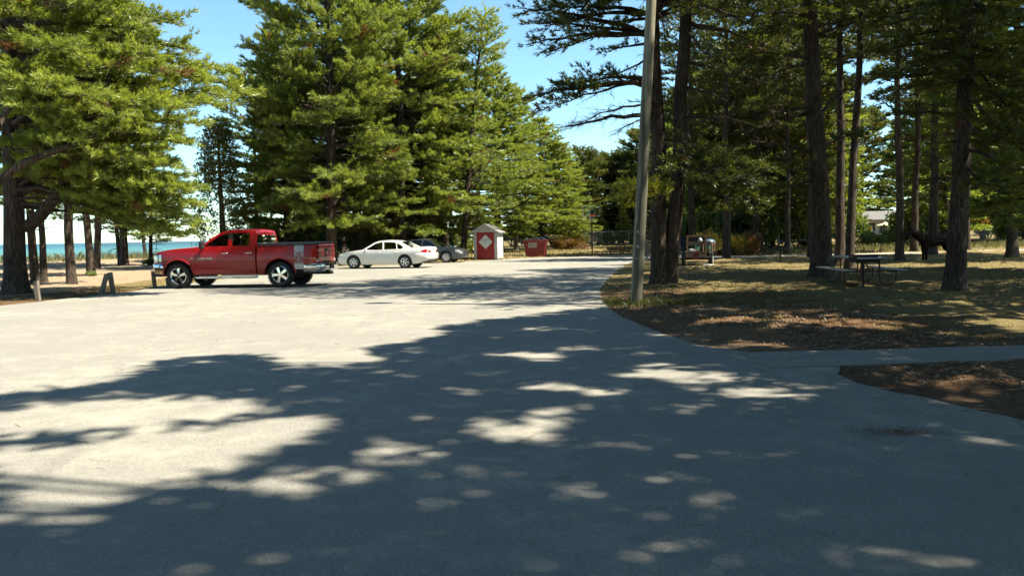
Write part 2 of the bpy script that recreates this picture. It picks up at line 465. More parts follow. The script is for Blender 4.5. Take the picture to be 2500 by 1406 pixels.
def asphalt_material(name, lo, hi, dust):
    m, nt, b = newmat(name)
    P = nt.nodes.new('ShaderNodeNewGeometry').outputs['Position']
    n_l = noise_tex(nt, .35, 5, .6, P); n_m = noise_tex(nt, 2.4, 6, .7, P); n_f = noise_tex(nt, 110, 3, .7, P); n_g = noise_tex(nt, 38, 4, .75, P)
    vo = N(nt, 'ShaderNodeTexVoronoi', Scale=95.0); nt.links.new(P, vo.inputs['Vector'])
    f = math_n(nt, 'ADD', math_n(nt, 'MULTIPLY', n_l.outputs[0], .5), math_n(nt, 'MULTIPLY', n_m.outputs[0], .5))
    c = ramp(nt, f, [(.3, lo), (.7, hi)]).outputs[0]
    sp = ramp(nt, vo.outputs['Color'], [(.0, .62), (.5, 1.0), (.9, 1.12), (1.0, 1.6)]).outputs[0]
    c = mix(nt, .8, c, sp, 'MULTIPLY')
    c = mix(nt, .5, c, ramp(nt, n_g.outputs[0], [(.3, .68), (.7, 1.3)]).outputs[0], 'MULTIPLY')
    df_ = ramp(nt, math_n(nt, 'ADD', math_n(nt, 'MULTIPLY', n_m.outputs[0], .6), math_n(nt, 'MULTIPLY', n_l.outputs[0], .5)), [(.56, 0), (.72, .5)]).outputs[0]
    c = mix(nt, df_, c, dust)
    # hairline cracks, only here and there
    mp = N(nt, 'ShaderNodeMapping'); mp.inputs['Scale'].default_value = (.42, .3, 1); nt.links.new(P, mp.inputs[0])
    wv = noise_tex(nt, 1.4, 5, .6, mp.outputs[0]); va = nt.nodes.new('ShaderNodeVectorMath'); va.operation = 'MULTIPLY_ADD'
    nt.links.new(wv.outputs['Color'], va.inputs[0]); va.inputs[1].default_value = (.5, .5, 0); nt.links.new(mp.outputs[0], va.inputs[2])
    vc = N(nt, 'ShaderNodeTexVoronoi', Scale=.8, feature='DISTANCE_TO_EDGE'); nt.links.new(va.outputs[0], vc.inputs['Vector'])
    ck = math_n(nt, 'MULTIPLY', ramp(nt, vc.outputs[0], [(.0, 1), (.006, 0)]).outputs[0], ramp(nt, n_l.outputs[0], [(.48, 0), (.56, .42)]).outputs[0])
    c = mix(nt, ck, c, (.07, .065, .055))
    vs_ = N(nt, 'ShaderNodeTexVoronoi', Scale=.55); nt.links.new(P, vs_.inputs['Vector'])
    n_w = noise_tex(nt, 7, 4, .6, P)
    st = ramp(nt, math_n(nt, 'ADD', vs_.outputs['Distance'], math_n(nt, 'MULTIPLY', n_w.outputs[0], .14)), [(.09, .25), (.16, 0)]).outputs[0]
    c = mix(nt, st, c, (.075, .072, .066))
    nt.links.new(c, b.inputs['Base Color'])
    b.inputs['Roughness'].default_value = .85; b.inputs['Specular IOR Level'].default_value = .25
    bp = N(nt, 'ShaderNodeBump', Strength=.45, Distance=.006)
    nt.links.new(math_n(nt, 'ADD', n_f.outputs[0], vo.outputs['Distance']), bp.inputs['Height']); nt.links.new(bp.outputs[0], b.inputs['Normal'])
    return m
MT['asphalt'] = asphalt_material('worn_asphalt', (.155, .150, .134), (.215, .207, .182), (.285, .265, .215))
MT['path'] = asphalt_material('footpath_asphalt', (.165, .157, .14), (.21, .20, .177), (.25, .232, .195))
b_ = MB(); b_.prism(LOT, lambda u, v, d: (u, v, d), -.06, 0.0)
lot = b_.build('parking_lot', MT['asphalt'])
tag(lot, 'wide sun-bleached asphalt parking lot', 'parking lot', kind='structure')
def strip(name, pts, w, z, label, mat, jit=.03, seed=5):
    r = random.Random(seed); L = []; R = []
    P = catmull(pts, .5, False, 0, 1) + [pts[-1]]
    for i, p in enumerate(P):
        a = Vector(P[max(i - 1, 0)]); c = Vector(P[min(i + 1, len(P) - 1)]); d = (c - a).normalized(); n = Vector((-d.y, d.x)); p = Vector(p)
        L.append(tuple(p + n * (w / 2 + r.uniform(-jit, jit)))); R.append(tuple(p - n * (w / 2 + r.uniform(-jit, jit))))
    b = MB(); b.prism(L + R[::-1], lambda u, v, d: (u, v, d), z - .12, z)
    return tag(b.build(name, mat), label, 'path', kind='structure')
strip('footpath', pa, 1.12, .008, 'narrow asphalt footpath leaving the lot beside needle litter', MT['path'])
MT['path2'] = asphalt_material('pale_path', (.27, .25, .21), (.33, .30, .25), (.33, .3, .235))
strip('park_path', [(13.5, 47.6), (18, 47.9), (24, 48.8), (34, 51), (52, 55)], 2.1, .05, 'pale path running past the grill and hitching rail', MT['path2'], .05, 7)

def water_material():
    m, nt, b = newmat('lake_water')
    P = nt.nodes.new('ShaderNodeNewGeometry').outputs['Position']
    sx = nt.nodes.new('ShaderNodeSeparateXYZ'); nt.links.new(P, sx.inputs[0])
    n1 = noise_tex(nt, .02, 4, .6, P)
    f = math_n(nt, 'ADD', math_n(nt, 'MULTIPLY', sx.outputs[1], .0016), math_n(nt, 'MULTIPLY', math_n(nt, 'SUBTRACT', n1.outputs[0], .5), .5))
    c = ramp(nt, f, [(.08, (.12, .205, .175)), (.28, (.055, .155, .15)), (.8, (.03, .105, .125)), (1.0, (.02, .075, .10))]).outputs[0]
    nt.links.new(c, b.inputs['Base Color'])
    b.inputs['Roughness'].default_value = .35; b.inputs['IOR'].default_value = 1.33; b.inputs['Specular IOR Level'].default_value = .12
    mp = N(nt, 'ShaderNodeMapping'); mp.inputs['Scale'].default_value = (.35, 1.3, 1); nt.links.new(P, mp.inputs[0])
    w = noise_tex(nt, 1.2, 5, .6, mp.outputs[0])
    bp = N(nt, 'ShaderNodeBump', Strength=.6, Distance=.35); nt.links.new(w.outputs[0], bp.inputs['Height']); nt.links.new(bp.outputs[0], b.inputs['Normal'])
    return m
b_ = MB(); b_.grid([[(x, y, -1.3) for x in (-12000, -3000, -500, -60, 20, 400, 3000, 12000)] for y in (20, 70, 150, 400, 1200, 4000, 12000)])
tag(b_.build('lake', water_material(), recalc=False), 'turquoise lake reaching the horizon behind the pines', 'lake', kind='structure')
# ------------------------------------------------------------------ foliage makers
def unit(v): return v / (np.linalg.norm(v, axis=-1, keepdims=True) + 1e-9)
class Tufts:
    """collects needle tufts: position, axis, size"""
    def __init__(s): s.p = []; s.d = []; s.s = []; s.t = []
    def add(s, p, d, size, tint):
        s.p.append(p); s.d.append(d); s.s.append(size); s.t.append(tint)
    def count(s): return sum(len(a) for a in s.p)
    def mesh(s, name, mat, k, length, width, seed, spread=.75, up=.25):
        r = np.random.default_rng(seed)
        p = np.concatenate(s.p); d = np.concatenate(s.d); z = np.concatenate(s.s); t = np.concatenate(s.t)
        n = len(p)
        P = np.repeat(p, k, 0); D = np.repeat(d, k, 0); Z = np.repeat(z, k); T = np.repeat(t, k)
        v = unit(D + unit(r.normal(size=(n * k, 3))) * spread + np.array([0, 0, up]))
        L = Z * length * r.uniform(.65, 1.2, n * k); Wd = Z * width * r.uniform(.7, 1.3, n * k)
        base = P + D * (r.uniform(-.5, .5, n * k) * Z * length * .8)[:, None]
        q = unit(np.cross(v, r.normal(size=(n * k, 3)))) * (Wd / 2)[:, None]
        tip = base + v * L[:, None] + np.array([0, 0, -1.0]) * (L * .10)[:, None]
        m0 = base + v * (L * .18)[:, None]
        V = np.stack([m0 - q, m0 + q, tip], 1).reshape(-1, 3)
        F = np.arange(n * k * 3).reshape(-1, 3)
        tt = np.where(T <= .001, 0, np.clip(T + r.normal(0, .08, n * k), .02, 1))
        return np_mesh(name, V, F, mat, False, {'tint': tt}, 'FACE')
def bez(a, b, c, n):
    t = np.linspace(0, 1, n)[:, None]
    return a * (1 - t) ** 2 + 2 * b * t * (1 - t) + c * t * t
def bough(mb, tf, R, a, e, r0, fan, gap=.14, start=.3, droop=0.0, density=1.0, tint=0.0, upt=.35, bare=False, sides=6):
    """one limb from a to e with flat fans of needle tufts; bare=True gives a dead limb"""
    a = np.array(a, float); e = np.array(e, float); L = np.linalg.norm(e - a)
    mid = (a + e) / 2 + np.array([R.normal(0, .05) * L, R.normal(0, .05) * L, (.06 - droop) * L])
    n = max(4, int(L / .5) + 2)
    C = bez(a, mid, e, n)
    C[1:-1] += R.normal(0, .03, (n - 2, 3))
    mb.tube(C.tolist(), list(np.linspace(r0, max(.008, r0 * .12), n)), sides, False)
    nb = max(3, int(L * (1 - start) / .26 * density)); jit = R.normal(0, .13)
    for k in range(nb):
        t = start + (1 - start) * (k + R.random()) / nb
        u = t * (n - 1); i = min(int(u), n - 2); p = C[i] + (C[i + 1] - C[i]) * (u - i)
        ax = unit(C[i + 1] - C[i])
        side = unit(np.cross(ax, np.array([0, 0, 1.0]))) * (1 if (k % 2) else -1)
        ln = fan * (.35 + .65 * (1 - abs(t - .62) / .62)) * R.uniform(.55, 1.15)
        if t > .93: ln *= .7
        d = unit(ax * R.uniform(.45, 1.1) + side * R.uniform(.5, 1.0) + np.array([0, 0, R.normal(.02, .16)]))
        q = p + d * ln + np.array([0, 0, R.uniform(0, .14) * ln])
        br = bez(p, (p + q) / 2 + np.array([0, 0, -.04 * ln]), q, 4)
        if bare:
            mb.tube(br.tolist(), [max(.006, r0 * .22), .009, .006, .003], 3, False)
            for z in range(5):
                w = br[1 + z % 3] + R.normal(0, .02, 3); x = unit(d + unit(R.normal(size=3)) * .9)
                mb.tube([w, w + x * ln * .25, w + x * ln * .45 + np.array([0, 0, -.05])], [.006, .004, .002], 3, False)
            continue
        mb.tube(br.tolist(), [max(.006, r0 * .16), .007, .005, .003], 3, False)
        m = max(3, int(ln / gap))
        tt = np.linspace(.18, 1.0, m)[:, None]
        pp = br[0] * (1 - tt) + br[-1] * tt + np.array([0, 0, -.04 * ln]) * (tt * (1 - tt) * 2)
        # secondary twigs left and right of the branchlet
        s2 = unit(np.cross(d, np.array([0, 0, 1.0])))
        off = (R.uniform(-1, 1, (m, 1)) * ln * .26 * (1.1 - tt)) * s2 + R.normal(0, .035, (m, 3)) + np.array([0, 0, .04]) * R.random((m, 1))
        dd = unit(d + np.sign(R.normal(size=(m, 1))) * s2 * .55 * R.random((m, 1)) + np.array([0, 0, upt]) + R.normal(0, .18, (m, 3)))
        bt = -2.0 if R.random() < .018 else jit
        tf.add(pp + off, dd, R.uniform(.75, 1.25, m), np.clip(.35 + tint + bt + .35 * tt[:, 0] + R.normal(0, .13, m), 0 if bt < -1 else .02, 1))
def trunk_path(H, lean, wob, R, n=14):
    z = np.linspace(0, 1, n)
    return np.stack([lean[0] * z + np.cumsum(R.normal(0, wob, n)) * (z > 0), lean[1] * z + np.cumsum(R.normal(0, wob, n)) * (z > 0), z * H], 1)
def trunk_tube(mb, P, r0, H, sides=12, flare=1.38, R=None):
    z = P[:, 2] / H
    rad = r0 * (1 - z) ** .75 * 1.0 + .02
    # more rings near the ground for the root flare
    zs = np.concatenate([[-.25, 0, .12, .3, .6, 1.0], P[P[:, 2] > 1.3][:, 2]])
    px = np.interp(zs, P[:, 2], P[:, 0]); py = np.interp(zs, P[:, 2], P[:, 1]); rr = np.interp(zs, P[:, 2], rad)
    rr = rr * (1 + (flare - 1) * np.exp(-np.clip(zs, 0, 9) / .35))
    ph = R.uniform(0, 6.28, 3) if R is not None else [0, 1, 2]
    vs = []; fs = []
    for i in range(len(zs)):
        for k in range(sides):
            a = 2 * math.pi * k / sides
            fl = 1 + .05 * math.sin(3 * a + ph[0] + zs[i] * .4) + .04 * math.sin(5 * a + ph[1]) + .14 * math.exp(-max(zs[i], 0) / .3) * math.sin(4 * a + ph[2])
            if R is not None: fl += R.normal(0, .025)
            vs.append((px[i] + rr[i] * fl * math.cos(a), py[i] + rr[i] * fl * math.sin(a), zs[i]))
    for i in range(len(zs) - 1):
        for k in range(sides):
            k2 = (k + 1) % sides
            fs.append((i * sides + k, i * sides + k2, (i + 1) * sides + k2, (i + 1) * sides + k))
    mb.add(vs, fs)
def crown_branches(mb, tf, R, P, H, cb, rad, prof, step=.75, per=4, fan=1.0, up=(0.0, .75), gap=.14, r0=.16, skip=None, density=1.0, droop=.02, start=.3, tint=0.0, dead=0.0):
    z = cb; az = R.uniform(0, 6.28)
    while z < H - .25:
        u = (z - cb) / (H - cb)
        for k in range(per):
            az += 2 * math.pi / per + R.normal(0, .35)
            L = rad * prof(u) * R.uniform(.62, 1.15)
            if L < .3: continue
            el = up[0] + (up[1] - up[0]) * u ** 1.3 + R.normal(0, .09)
            c = np.array([np.interp(z, P[:, 2], P[:, 0]), np.interp(z, P[:, 2], P[:, 1]), z + R.normal(0, .12)])
            e = c + np.array([math.cos(az) * math.cos(el), math.sin(az) * math.cos(el), math.sin(el)]) * L
            if skip is not None and skip(e): continue
            rr = max(.018, r0 * (1 - z / H) ** .8 * (.5 + .5 * L / rad))
            bare = R.random() < dead * (1 - u) ** 3
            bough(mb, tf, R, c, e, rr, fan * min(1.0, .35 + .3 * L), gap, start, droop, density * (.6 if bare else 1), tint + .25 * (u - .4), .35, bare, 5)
        z += step * R.uniform(.8, 1.25) * (1 - .35 * u)
    top = np.array([P[-1, 0], P[-1, 1], H])
    m = 14
    tf.add(top + R.normal(0, .06, (m, 3)) - np.array([0, 0, .5]) * R.random((m, 1)), unit(R.normal(0, .5, (m, 3)) + np.array([0, 0, 1.0])), R.uniform(.8, 1.2, m), np.full(m, .7))
PROF_FULL = lambda u: (min(1, u / .18 + .45)) * (1 - u) ** .72 + .05
PROF_ROUND = lambda u: math.sqrt(max(0, 1 - ((u - .42) / .62) ** 2)) * .95 + .03
PROF_OPEN = lambda u: (.55 + .45 * math.sin(u * 9)) * (1 - u) ** .5 + .1
def make_pine(seed, H, r0, cb, rad, prof, step=.75, per=4, fan=1.0, up=(0, .75), gap=.14, k=9, length=.15, width=.02, lean=(0, 0), wob=.04, mat='needle', bark='bark', dead_low=4, sides=10, **kw):
    R = np.random.default_rng(seed)
    mb = MB(); tf = Tufts()
    P = trunk_path(H, lean, wob, R)
    trunk_tube(mb, P, r0, H, sides, R=R)
    crown_branches(mb, tf, R, P, H, cb, rad, prof, step, per, fan, up, gap, r0 * .33, **kw)
    for i in range(dead_low):        # dead stubs below the crown
        z = R.uniform(max(1.2, cb * .45), cb * 1.15); az = R.uniform(0, 6.28); L = R.uniform(.5, 1.8)
        c = np.array([np.interp(z, P[:, 2], P[:, 0]), np.interp(z, P[:, 2], P[:, 1]), z])
        bough(mb, tf, R, c, c + np.array([math.cos(az), math.sin(az), R.uniform(-.2, .25)]) * L, .03, .45, start=.4, density=.7, bare=True, sides=4)
    tm = mb.mesh('trunk', MT[bark], 60, recalc=False)
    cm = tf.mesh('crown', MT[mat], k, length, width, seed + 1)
    return tm, cm
def place_pine(meshes, loc, rotz, sc, label, group=None, lean=(0, 0), name='pine_tree', cat='pine tree'):
    t = thing(name, label, cat, (loc[0], loc[1], loc[2] if len(loc) > 2 else hz(loc[0], loc[1]) - .03), rotz, group)
    t.rotation_euler = (lean[1], lean[0], 0)
    q = (Matrix.Rotation(lean[0], 4, 'Y') @ Matrix.Rotation(lean[1], 4, 'X') @ Matrix.Rotation(rotz, 4, 'Z')).to_euler()
    t.rotation_euler = q
    t.scale = sc if hasattr(sc, '__len__') else (sc, sc, sc)
    link('trunk', meshes[0], t); link('crown', meshes[1], t)
    return t
def base_at(px, Y):
    """ground point on image column px at distance Y"""
    p = at(px, 640, Y)
    return (p.x, Y)
# ------------------------------------------------------------------ where sun and shade lie on the lot (read off the photograph, as ground areas)
def to_px(Pw):
    q = np.asarray(Pw, float) - np.array([0, 0, CAMH])
    f = q @ np.array(FW); x = q @ np.array(XR); u = q @ np.array(UP)
    return np.stack([CXP + FPX * x / f, CYP - FPX * u / f], -1)
SUNLIT = [
    [(-60, 775), (0, 760), (180, 735), (330, 718), (420, 716), (560, 722), (700, 728), (800, 734), (900, 732), (1000, 729), (1080, 738), (1260, 738), (1300, 728), (1470, 733), (1480, 750), (1380, 758), (1250, 772), (1140, 785), (1050, 805), (1080, 815), (1000, 835), (880, 850), (860, 875), (740, 895), (700, 872), (560, 862), (420, 872), (300, 890), (290, 920), (100, 950), (-60, 968)],
    [(780, 668), (1000, 655), (1150, 642), (1300, 636), (1540, 632), (1500, 638), (1340, 650), (1200, 660), (1050, 668), (960, 680), (800, 690)],
    [(-60, 1010), (120, 990), (200, 972), (400, 975), (640, 980), (660, 990), (540, 1005), (430, 1015), (300, 1030), (100, 1050), (-60, 1048)],
    [(-60, 1095), (100, 1108), (250, 1112), (350, 1065), (560, 1040), (760, 1030), (775, 1048), (640, 1078), (560, 1100), (600, 1130), (430, 1155), (330, 1165), (220, 1178), (60, 1152), (-60, 1165)],
    [(-40, 1232), (140, 1192), (195, 1200), (80, 1222)],
    [(900, 690), (1260, 683), (1260, 686), (900, 694)], [(1340, 662), (1530, 650), (1500, 655), (1350, 666)]]
SPOTS = [(1190, 1028, 75, 16), (1300, 1035, 80, 20), (1225, 1060, 60, 14), (1400, 1003, 75, 10), (1300, 1070, 80, 10), (1450, 1035, 35, 10), (1050, 1112, 70, 22), (950, 1098, 60, 14), (835, 1158, 90, 22), (710, 1178, 90, 16), (600, 1192, 50, 20), (740, 1212, 70, 10), (345, 1203, 55, 14), (275, 1226, 40, 12),
         (280, 1326, 45, 22), (140, 1358, 70, 18), (140, 1312, 70, 14), (690, 1342, 60, 24), (905, 1308, 50, 15), (1030, 1308, 60, 10), (1640, 915, 110, 16), (1720, 918, 70, 10), (1510, 956, 60, 10), (1340, 945, 90, 10), (1310, 872, 110, 14), (1600, 1000, 55, 6), (1685, 1128, 34, 10), (1615, 1150, 45, 12), (2010, 1176, 40, 13), (2100, 1351, 48, 16),
         (2200, 1385, 120, 14), (2400, 1398, 80, 14), (2480, 1120, 40, 50), (2440, 1080, 70, 16), (2300, 1060, 60, 8), (1940, 960, 60, 12), (1860, 945, 50, 6), (2260, 978, 45, 8), (2190, 880, 80, 8), (1490, 1390, 70, 20), (2030, 1330, 50, 8), (1450, 850, 60, 5), (1330, 805, 60, 4), (1700, 845, 30, 4), (2150, 955, 60, 6), (2400, 945, 80, 14), (1750, 965, 40, 5), (2250, 1120, 60, 8), (1373, 712, 70, 8)]
_rs = random.Random(12)
SPOTS += [(_rs.uniform(0, 2500), _rs.uniform(905, 1400), _rs.uniform(8, 34), _rs.uniform(2, 6)) for _ in range(80)]
SPOTS += [(430, 1300, 70, 10), (560, 1390, 80, 10), (60, 1270, 70, 9), (980, 1240, 60, 8), (1180, 1330, 70, 8), (1330, 1180, 50, 7), (480, 1235, 60, 8), (1420, 1275, 60, 8), (1600, 1330, 60, 8), (1800, 1300, 60, 8), (1850, 1120, 60, 6), (780, 1390, 60, 9)]
SPOTS += [(_rs.uniform(1540, 2520), _rs.uniform(715, 850), _rs.uniform(30, 95), _rs.uniform(3, 8)) for _ in range(46)] + [(_rs.uniform(2090, 2520), _rs.uniform(895, 990), _rs.uniform(25, 60), _rs.uniform(4, 9)) for _ in range(12)]
def sunlit(G, grow=0.0):
    """G (n,2) ground points -> True where the photograph shows sunlight"""
    G = np.atleast_2d(np.asarray(G, float))
    px = to_px(np.concatenate([G, np.zeros((len(G), 1))], 1))
    ok = G[:, 1] > 2.5
    r = np.zeros(len(G), bool)
    for poly in SUNLIT: r |= inside(px, poly)
    for x, y, a, b in SPOTS:
        g_ = grow * (.6 + max(0, (y - 800) / 260)); r |= ((px[:, 0] - x) / (a + 14 * g_)) ** 2 + ((px[:, 1] - y) / (b + 7 * g_)) ** 2 < 1
    return r & ok
SV = np.array(SUN) / SUN.z
def shadow_of(p): 
    p = np.atleast_2d(p); return p[:, :2] - p[:, 2:3] * SV[None, :2]
def skip_sunlit(e, a=None):
    return bool(sunlit(shadow_of(e))[0])
def clumps(mb, tf, R, base, Ps, pts, limbs=26, fan=.5, tint=0.0, ntuft=9):
    """foliage clumps at world points, carried by limbs from the trunk"""
    pts = np.asarray(pts) - base
    if len(pts) == 0: return
    P = Ps[0]
    tr = lambda z: np.array([np.interp(z, P[:, 2], P[:, 0]), np.interp(z, P[:, 2], P[:, 1]), z])
    ends = pts[R.permutation(len(pts))[:limbs * 2]]
    nodes = []
    for e in ends:
        a = tr(max(4.0, e[2] - R.uniform(.2, 1.6)))
        c = bez(a, (a + e) / 2 + np.array([0, 0, .12 * np.linalg.norm(e - a)]), e, 9)
        if len(nodes) > 3 and sunlit(shadow_of(c + base)).mean() > .12: continue
        mb.tube(c.tolist(), list(np.linspace(.06, .012, 9)), 5, False)
        nodes.append(c[2:])
    nodes = np.concatenate(nodes)
    for p in pts:
        j = np.argmin(((nodes - p) ** 2).sum(1)); q = nodes[j]
        d = unit(p - q + R.normal(0, .05, 3)); L = np.linalg.norm(p - q)
        if .05 < L < 4.5: mb.tube([q, (p + q) / 2 + np.array([0, 0, -.03]), p + d * .15], [.012, .009, .004], 3, False)
        m = ntuft
        s = unit(np.cross(d, np.array([0, 0, 1.0])) + 1e-6)
        off = d * R.uniform(-.6, .6, (m, 1)) * fan + s * R.uniform(-.5, .5, (m, 1)) * fan + R.normal(0, .05, (m, 3))
        tf.add(p + off, unit(d + R.normal(0, .4, (m, 3)) + np.array([0, 0, .35])), R.uniform(.8, 1.2, m), np.clip(.4 + tint + R.normal(0, .15, m), 0, 1))
# ------------------------------------------------------------------ pine kinds (meshes shared by copies)
V = {}
V['full'] = make_pine(21, 17, .27, 2.0, 4.3, PROF_FULL, .52, 5, 1.4, (-.06, .7), k=24, gap=.105, length=.24, width=.031, density=1.6)
V['broad'] = make_pine(22, 17, .33, 2.3, 5.0, PROF_ROUND, .56, 5, 1.5, (-.08, .62), k=21, gap=.11, length=.24, width=.033, density=1.5, start=.34)
V['high'] = make_pine(23, 17, .22, 4.6, 3.6, PROF_ROUND, .6, 4, 1.3, (-.06, .7), k=11, gap=.12, length=.25, width=.056, density=1.5, dead_low=9, bark='bark')
V['tall'] = make_pine(28, 18, .2, 8.8, 3.2, PROF_ROUND, .7, 4, 1.2, (-.02, .7), k=11, gap=.12, length=.24, width=.055, density=1.4, dead_low=16, mat='needle_shaded')
V['ragged'] = make_pine(24, 16, .19, 3.0, 3.9, PROF_OPEN, .55, 4, 1.15, (.1, .85), k=12, gap=.11, length=.22, width=.048, density=1.5, dead_low=8)
V['young'] = make_pine(25, 9, .12, .35, 2.3, PROF_FULL, .4, 5, .75, (.1, .95), k=11, length=.24, width=.056, density=1.3, dead_low=0, mat='needle_yellow')
V['far'] = make_pine(26, 14, .2, 1.2, 3.5, PROF_FULL, .56, 5, 1.3, (-.05, .7), k=10, gap=.16, length=.34, width=.095, density=1.25, dead_low=3, bark='bark_far', sides=7)
V['far2'] = make_pine(27, 14, .2, 1.6, 3.9, PROF_ROUND, .6, 5, 1.35, (-.05, .65), k=10, gap=.16, length=.34, width=.095, density=1.25, dead_low=3, bark='bark_far', sides=7, mat='needle_shaded')

def rz(i): return (i * 2.399) % 6.283
# --- pines on the sand towards the lake
G1 = 'pines on the sand by the lake'
for i, (px, Yb, dia, sc, lean, lab) in enumerate([
    (84, 31.7, .26, .80, (0, 0), 'slim dark pine directly behind the massive forked pine by the lot edge'),
    (103, 33.5, .20, .72, (.02, 0), 'thinnest bare pine trunk just beside the massive forked pine'),
    (172, 31.0, .27, .85, (0, 0), 'straight grey pine trunk with a burl, nearest on the open sand'),
    (221, 39.5, .31, .9, (-.01, 0), 'straight pine trunk with a green sprout at its foot on the sand'),
    (235, 49.5, .36, .95, (.06, 0), 'pine trunk leaning gently over the sand in front of the dune grass'),
    (294, 56.5, .22, .85, (-.06, 0), 'slender pine leaning against the thick dark trunk on the sand'),
    (304, 55.0, .52, 1.0, (0, 0), 'thick dark pine trunk on the sand before the lake fence'),
    (357, 72.0, .34, .62, (-.1, 0), 'small pine leaning lakeward behind the chain link fence'),
    (365, 55.0, .30, .55, (.07, 0), 'small pine with weeds at its foot just ahead of the truck')]):
    p = base_at(px, Yb)
    v = V['high'] if i not in (5, 8) else V['ragged']
    s0 = dia / (.44 if v is V['high'] else .38)
    place_pine(v, p, rz(i + 2), (s0 * .55 + sc * .45, s0 * .55 + sc * .45, sc), lab, G1, lean)
# --- pines behind the parked vehicles
G2 = 'pines behind the parked vehicles'
for i, (px, Yb, kind, sc, lean, lab) in enumerate([
    (700, 53, 'full', (.78, .78, .98), (-.015, 0), 'tall pine with its top leaning out above the truck cab'),
    (812, 48, 'broad', (.98, .98, 1.12), (0, 0), 'largest pine with a thick trunk behind the truck tailgate'),
    (868, 57, 'full', 1.06, (.0, 0), 'tall pine rising behind the white sedan hood'),
    (985, 53, 'broad', 1.05, (.01, 0), 'broad pine standing behind the white sedan roof'),
    (1082, 58, 'full', 1.0, (.01, 0), 'pine with an upswept top behind the white sedan trunk'),
    (1126, 55, 'ragged', (1.1, 1.1, 1.02), (.11, 0), 'slender open pine leaning over the grey sedan with its trunk visible'),
    (1222, 72, 'full', (1.25, 1.25, .96), (0, 0), 'full pine rising behind the white shed'),
    (1262, 79, 'high', .86, (0, 0), 'pine with a bare straight trunk between shed and dumpster'),
    (1322, 84, 'full', (1.2, 1.2, .80), (0, 0), 'pointed pine above the red dumpster'),
    (1372, 96, 'full', (1.15, 1.15, .72), (0, 0), 'pointed pine just beyond the dumpster along the fence'),
    (1408, 110, 'full', (1.1, 1.1, .66), (0, 0), 'farthest pointed pine of the row above the fence')]):
    place_pine(V[kind], base_at(px, Yb), rz(i + 5), sc, lab, G2, lean)
G3 = 'bare trunks in the belt behind the vehicles'
for i, (px, Yb, sc, lean, lab) in enumerate([
    (628, 60, .8, (.0, 0), 'pine trunk seen behind the truck rear side window'),
    (706, 60, .78, (.01, 0), 'thin pale pine trunk seen above the truck bed'),
    (752, 64, .85, (0, 0), 'thin dark trunk above the truck bed stripe'),
    (838, 62, .9, (.03, 0), 'dark leaning trunk just behind the white sedan nose'),
    (882, 66, .9, (0, 0), 'dark trunk above the white sedan front wheel'),
    (903, 70, .8, (0, 0), 'slim trunk above the white sedan windscreen'),
    (927, 66, .9, (0, 0), 'split trunk above the white sedan front door'),
    (975, 75, .9, (0, 0), 'trunk above the white sedan rear door in the shade'),
    (1040, 70, .95, (0, 0), 'dark trunk above the white sedan rear window'),
    (1092, 66, 1.0, (-.03, 0), 'thick pine trunk just behind the grey sedan windscreen')]):
    place_pine(V['high'], base_at(px, Yb), rz(i + 1), sc, lab, G3, lean)
# --- woods beyond the fence and across the park
G4 = 'pines of the far woods'
RW = random.Random(4)
FARW = [
    (1430, 104, 'far2', .86, 'dark pine just past the hoop backboard towards the dumpster'), (1468, 108, 'far2', .80, 'dark low pine directly behind the hoop backboard'), (1500, 108, 'far2', .85, 'dark pine behind the fence above the wooden table'), (1540, 114, 'far2', .9, 'dark pine over the fence just short of the utility pole'), (1575, 106, 'far2', 1.05, 'dark pine directly behind the utility pole'), (1640, 110, 'far', 1.15, 'pine behind the first trunk of the twin pine'),
    (1675, 98, 'far2', 1.25, 'dark pine behind the second trunk of the twin pine'), (1725, 86, 'far', 1.3, 'sunlit pine directly above the wagon rack'), (1765, 76, 'far', 1.2, 'pine behind the gap over the wagon tub'), (1790, 66, 'far2', 1.1, 'dark pine above the middle juniper'), (1835, 72, 'far', 1.25, 'sunlit pine above the rust-tinged juniper'), (1880, 64, 'far', 1.15, 'sunlit pine just before the far grill'), (1925, 58, 'far2', 1.15, 'dark pine right behind the far grill'),
    (1960, 76, 'far', 1.3, 'pine behind the hitching rail'), (2010, 62, 'far', 1.1, 'pine hidden behind the old thick trunk'), (1995, 96, 'far2', 1.3, 'dark pine deep in the woods past the old thick trunk'), (2300, 64, 'far', 1.2, 'sunlit pine above the back of the horse'), (2330, 88, 'far2', 1.4, 'dark pine behind the trunk at the horse rump'),
    (2400, 96, 'far', 1.3, 'pine above the tennis court fence'), (2450, 80, 'far2', 1.15, 'dark pine above the bright round bush'), (2500, 88, 'far', 1.3, 'pine at the end of the tennis court fence'), (2560, 70, 'far2', 1.2, 'dark pine past the last bush of the far grass'), (2630, 80, 'far', 1.2, 'last sunlit pine of the far woods'), (2285, 108, 'far2', 1.4, 'dark pine behind the tall leafy bush over the horse'), (2190, 145, 'far', 1.5, 'pine rising behind the house roof'),
    (1520, 130, 'far', .9, 'distant pine top over the wooden table'), (1600, 125, 'far', 1.2, 'distant pine between pole and twin pine'), (1690, 120, 'far2', 1.4, 'distant dark pine above the wagon'), (1800, 118, 'far', 1.5, 'distant pine over the junipers'), (1900, 125, 'far2', 1.6, 'distant dark pine over the far grill'), (2000, 130, 'far', 1.6, 'distant pine over the hitching rail post'), (2100, 145, 'far2', 1.6, 'distant dark pine beside the house gable'), (2350, 130, 'far', 1.6, 'distant pine past the horse'), (2480, 135, 'far2', 1.6, 'distant dark pine over the tennis court'), (2600, 130, 'far', 1.6, 'distant pine past the tennis court')]
